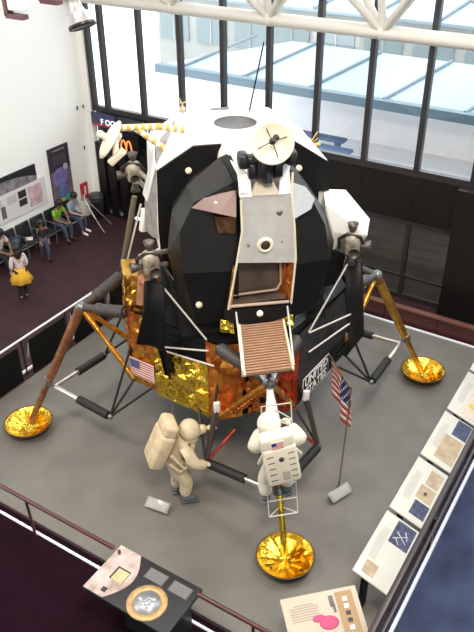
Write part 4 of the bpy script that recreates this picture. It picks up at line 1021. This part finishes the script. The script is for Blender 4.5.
# ceiling spotlights hanging near the top left
def spot(c, d, r, label, m):
    t = thing('spotlight', label, 'spotlight', c); d = V(d).normalized()
    MB().lathe([(0, -.10), (r*.38, -.09), (r*.5, .0), (r*.78, .12), (r, .2), (r*.93, .2), (r*.8, .05), (0, .0)], (0, 0, 0), d, n=28).build('lamp_housing', m, t)
    MB().lathe([(r*1.0, .17), (r*1.03, .18), (r*1.03, .215), (r*.97, .215)], (0, 0, 0), d, n=28).build('lamp_rim', BLKS, t)
    MB().tube((0, 0, .1), (0, 0, 13.05-c[2]), .02).rbox((0, 0, .22), (.24, .06, .18), .02).build('yoke', BLKS, t)
spot(W(.16, -3.62, 8.50), (.25, -.35, -1), .16, 'silver spotlight with black back hanging at the top left', mat('lamp_silver', (.62, .58, .58), .35, metal=.6))
for k, (px, lab) in enumerate((((-.10, -4.30, 8.50), 'white boxy fixture in a maroon bracket at the top left corner'), ((.10, -3.95, 8.62), 'maroon bracket left of the silver spotlight at the top edge'))):
    t = thing('light_fixture', lab, 'light fixture', W(*px), -BA)
    MB().box((0, 0, 0), (.26, .10, .05)).box((-.12, 0, .15), (.05, .10, .3)).tube((-.12, 0, .2), (-.12, 0, 13.05-px[2]), .02).build('bracket', mat('bracket_maroon', (.09, .035, .045), .5), t)
    MB().rbox((.03, 0, .16), (.20, .12, .20), .02).build('lamp_box', FWHITE if k == 0 else BLKS, t)

# ================================================================== LIGHT
w = bpy.data.worlds.new('World'); SC.world = w; w.use_nodes = True; nt = w.node_tree
bg = nt.nodes['Background']; bg.inputs['Color'].default_value = (.90, .95, 1.0, 1); bg.inputs['Strength'].default_value = 2.6
def area(loc, target, size, power, col, name):
    l = bpy.data.lights.new(name, 'AREA'); l.energy = power; l.size = size; l.color = col
    o = bpy.data.objects.new(name, l); COL.objects.link(o); o.location = loc
    o.rotation_euler = (V(target)-V(loc)).to_track_quat('-Z', 'Y').to_euler(); return o
area(W(5.5, -7.5, 12.8), (0, -2, 1), 2.0, 900, (1.0, .84, .64), 'ceiling_lamp_front')
area(W(-3.5, -7.5, 12.8), (-1, -1, 2), 2.0, 650, (1.0, .86, .68), 'ceiling_lamp_left')
area(W(6, 1, 12.8), (0, 0, 3), 2.0, 420, (1.0, .95, .9), 'ceiling_lamp_right')

# ================================================================== CAMERA
cam = bpy.data.cameras.new('Camera'); co = bpy.data.objects.new('Camera', cam); COL.objects.link(co); SC.camera = co
yaw, pit, rol = 0.1969936, 0.5736049, -0.0049320
fw = V((math.sin(yaw)*math.cos(pit), math.cos(yaw)*math.cos(pit), -math.sin(pit))); rt = V((math.cos(yaw), -math.sin(yaw), 0)); up = rt.cross(fw)
r2 = rt*math.cos(rol)+up*math.sin(rol); u2 = -rt*math.sin(rol)+up*math.cos(rol)
M = Matrix((r2, u2, -fw)).transposed().to_4x4(); M.translation = V((-2.332321, -11.988273, 10.098672)); co.matrix_world = M
cam.sensor_fit = 'VERTICAL'; cam.sensor_height = 36; cam.lens = 731.176*36/632; cam.clip_start = .05; cam.clip_end = 300
vs_ = SC.view_settings; vs_.view_transform = 'Standard'; vs_.look = 'None'; vs_.gamma = 1; vs_.exposure = .40; vs_.use_curve_mapping = False
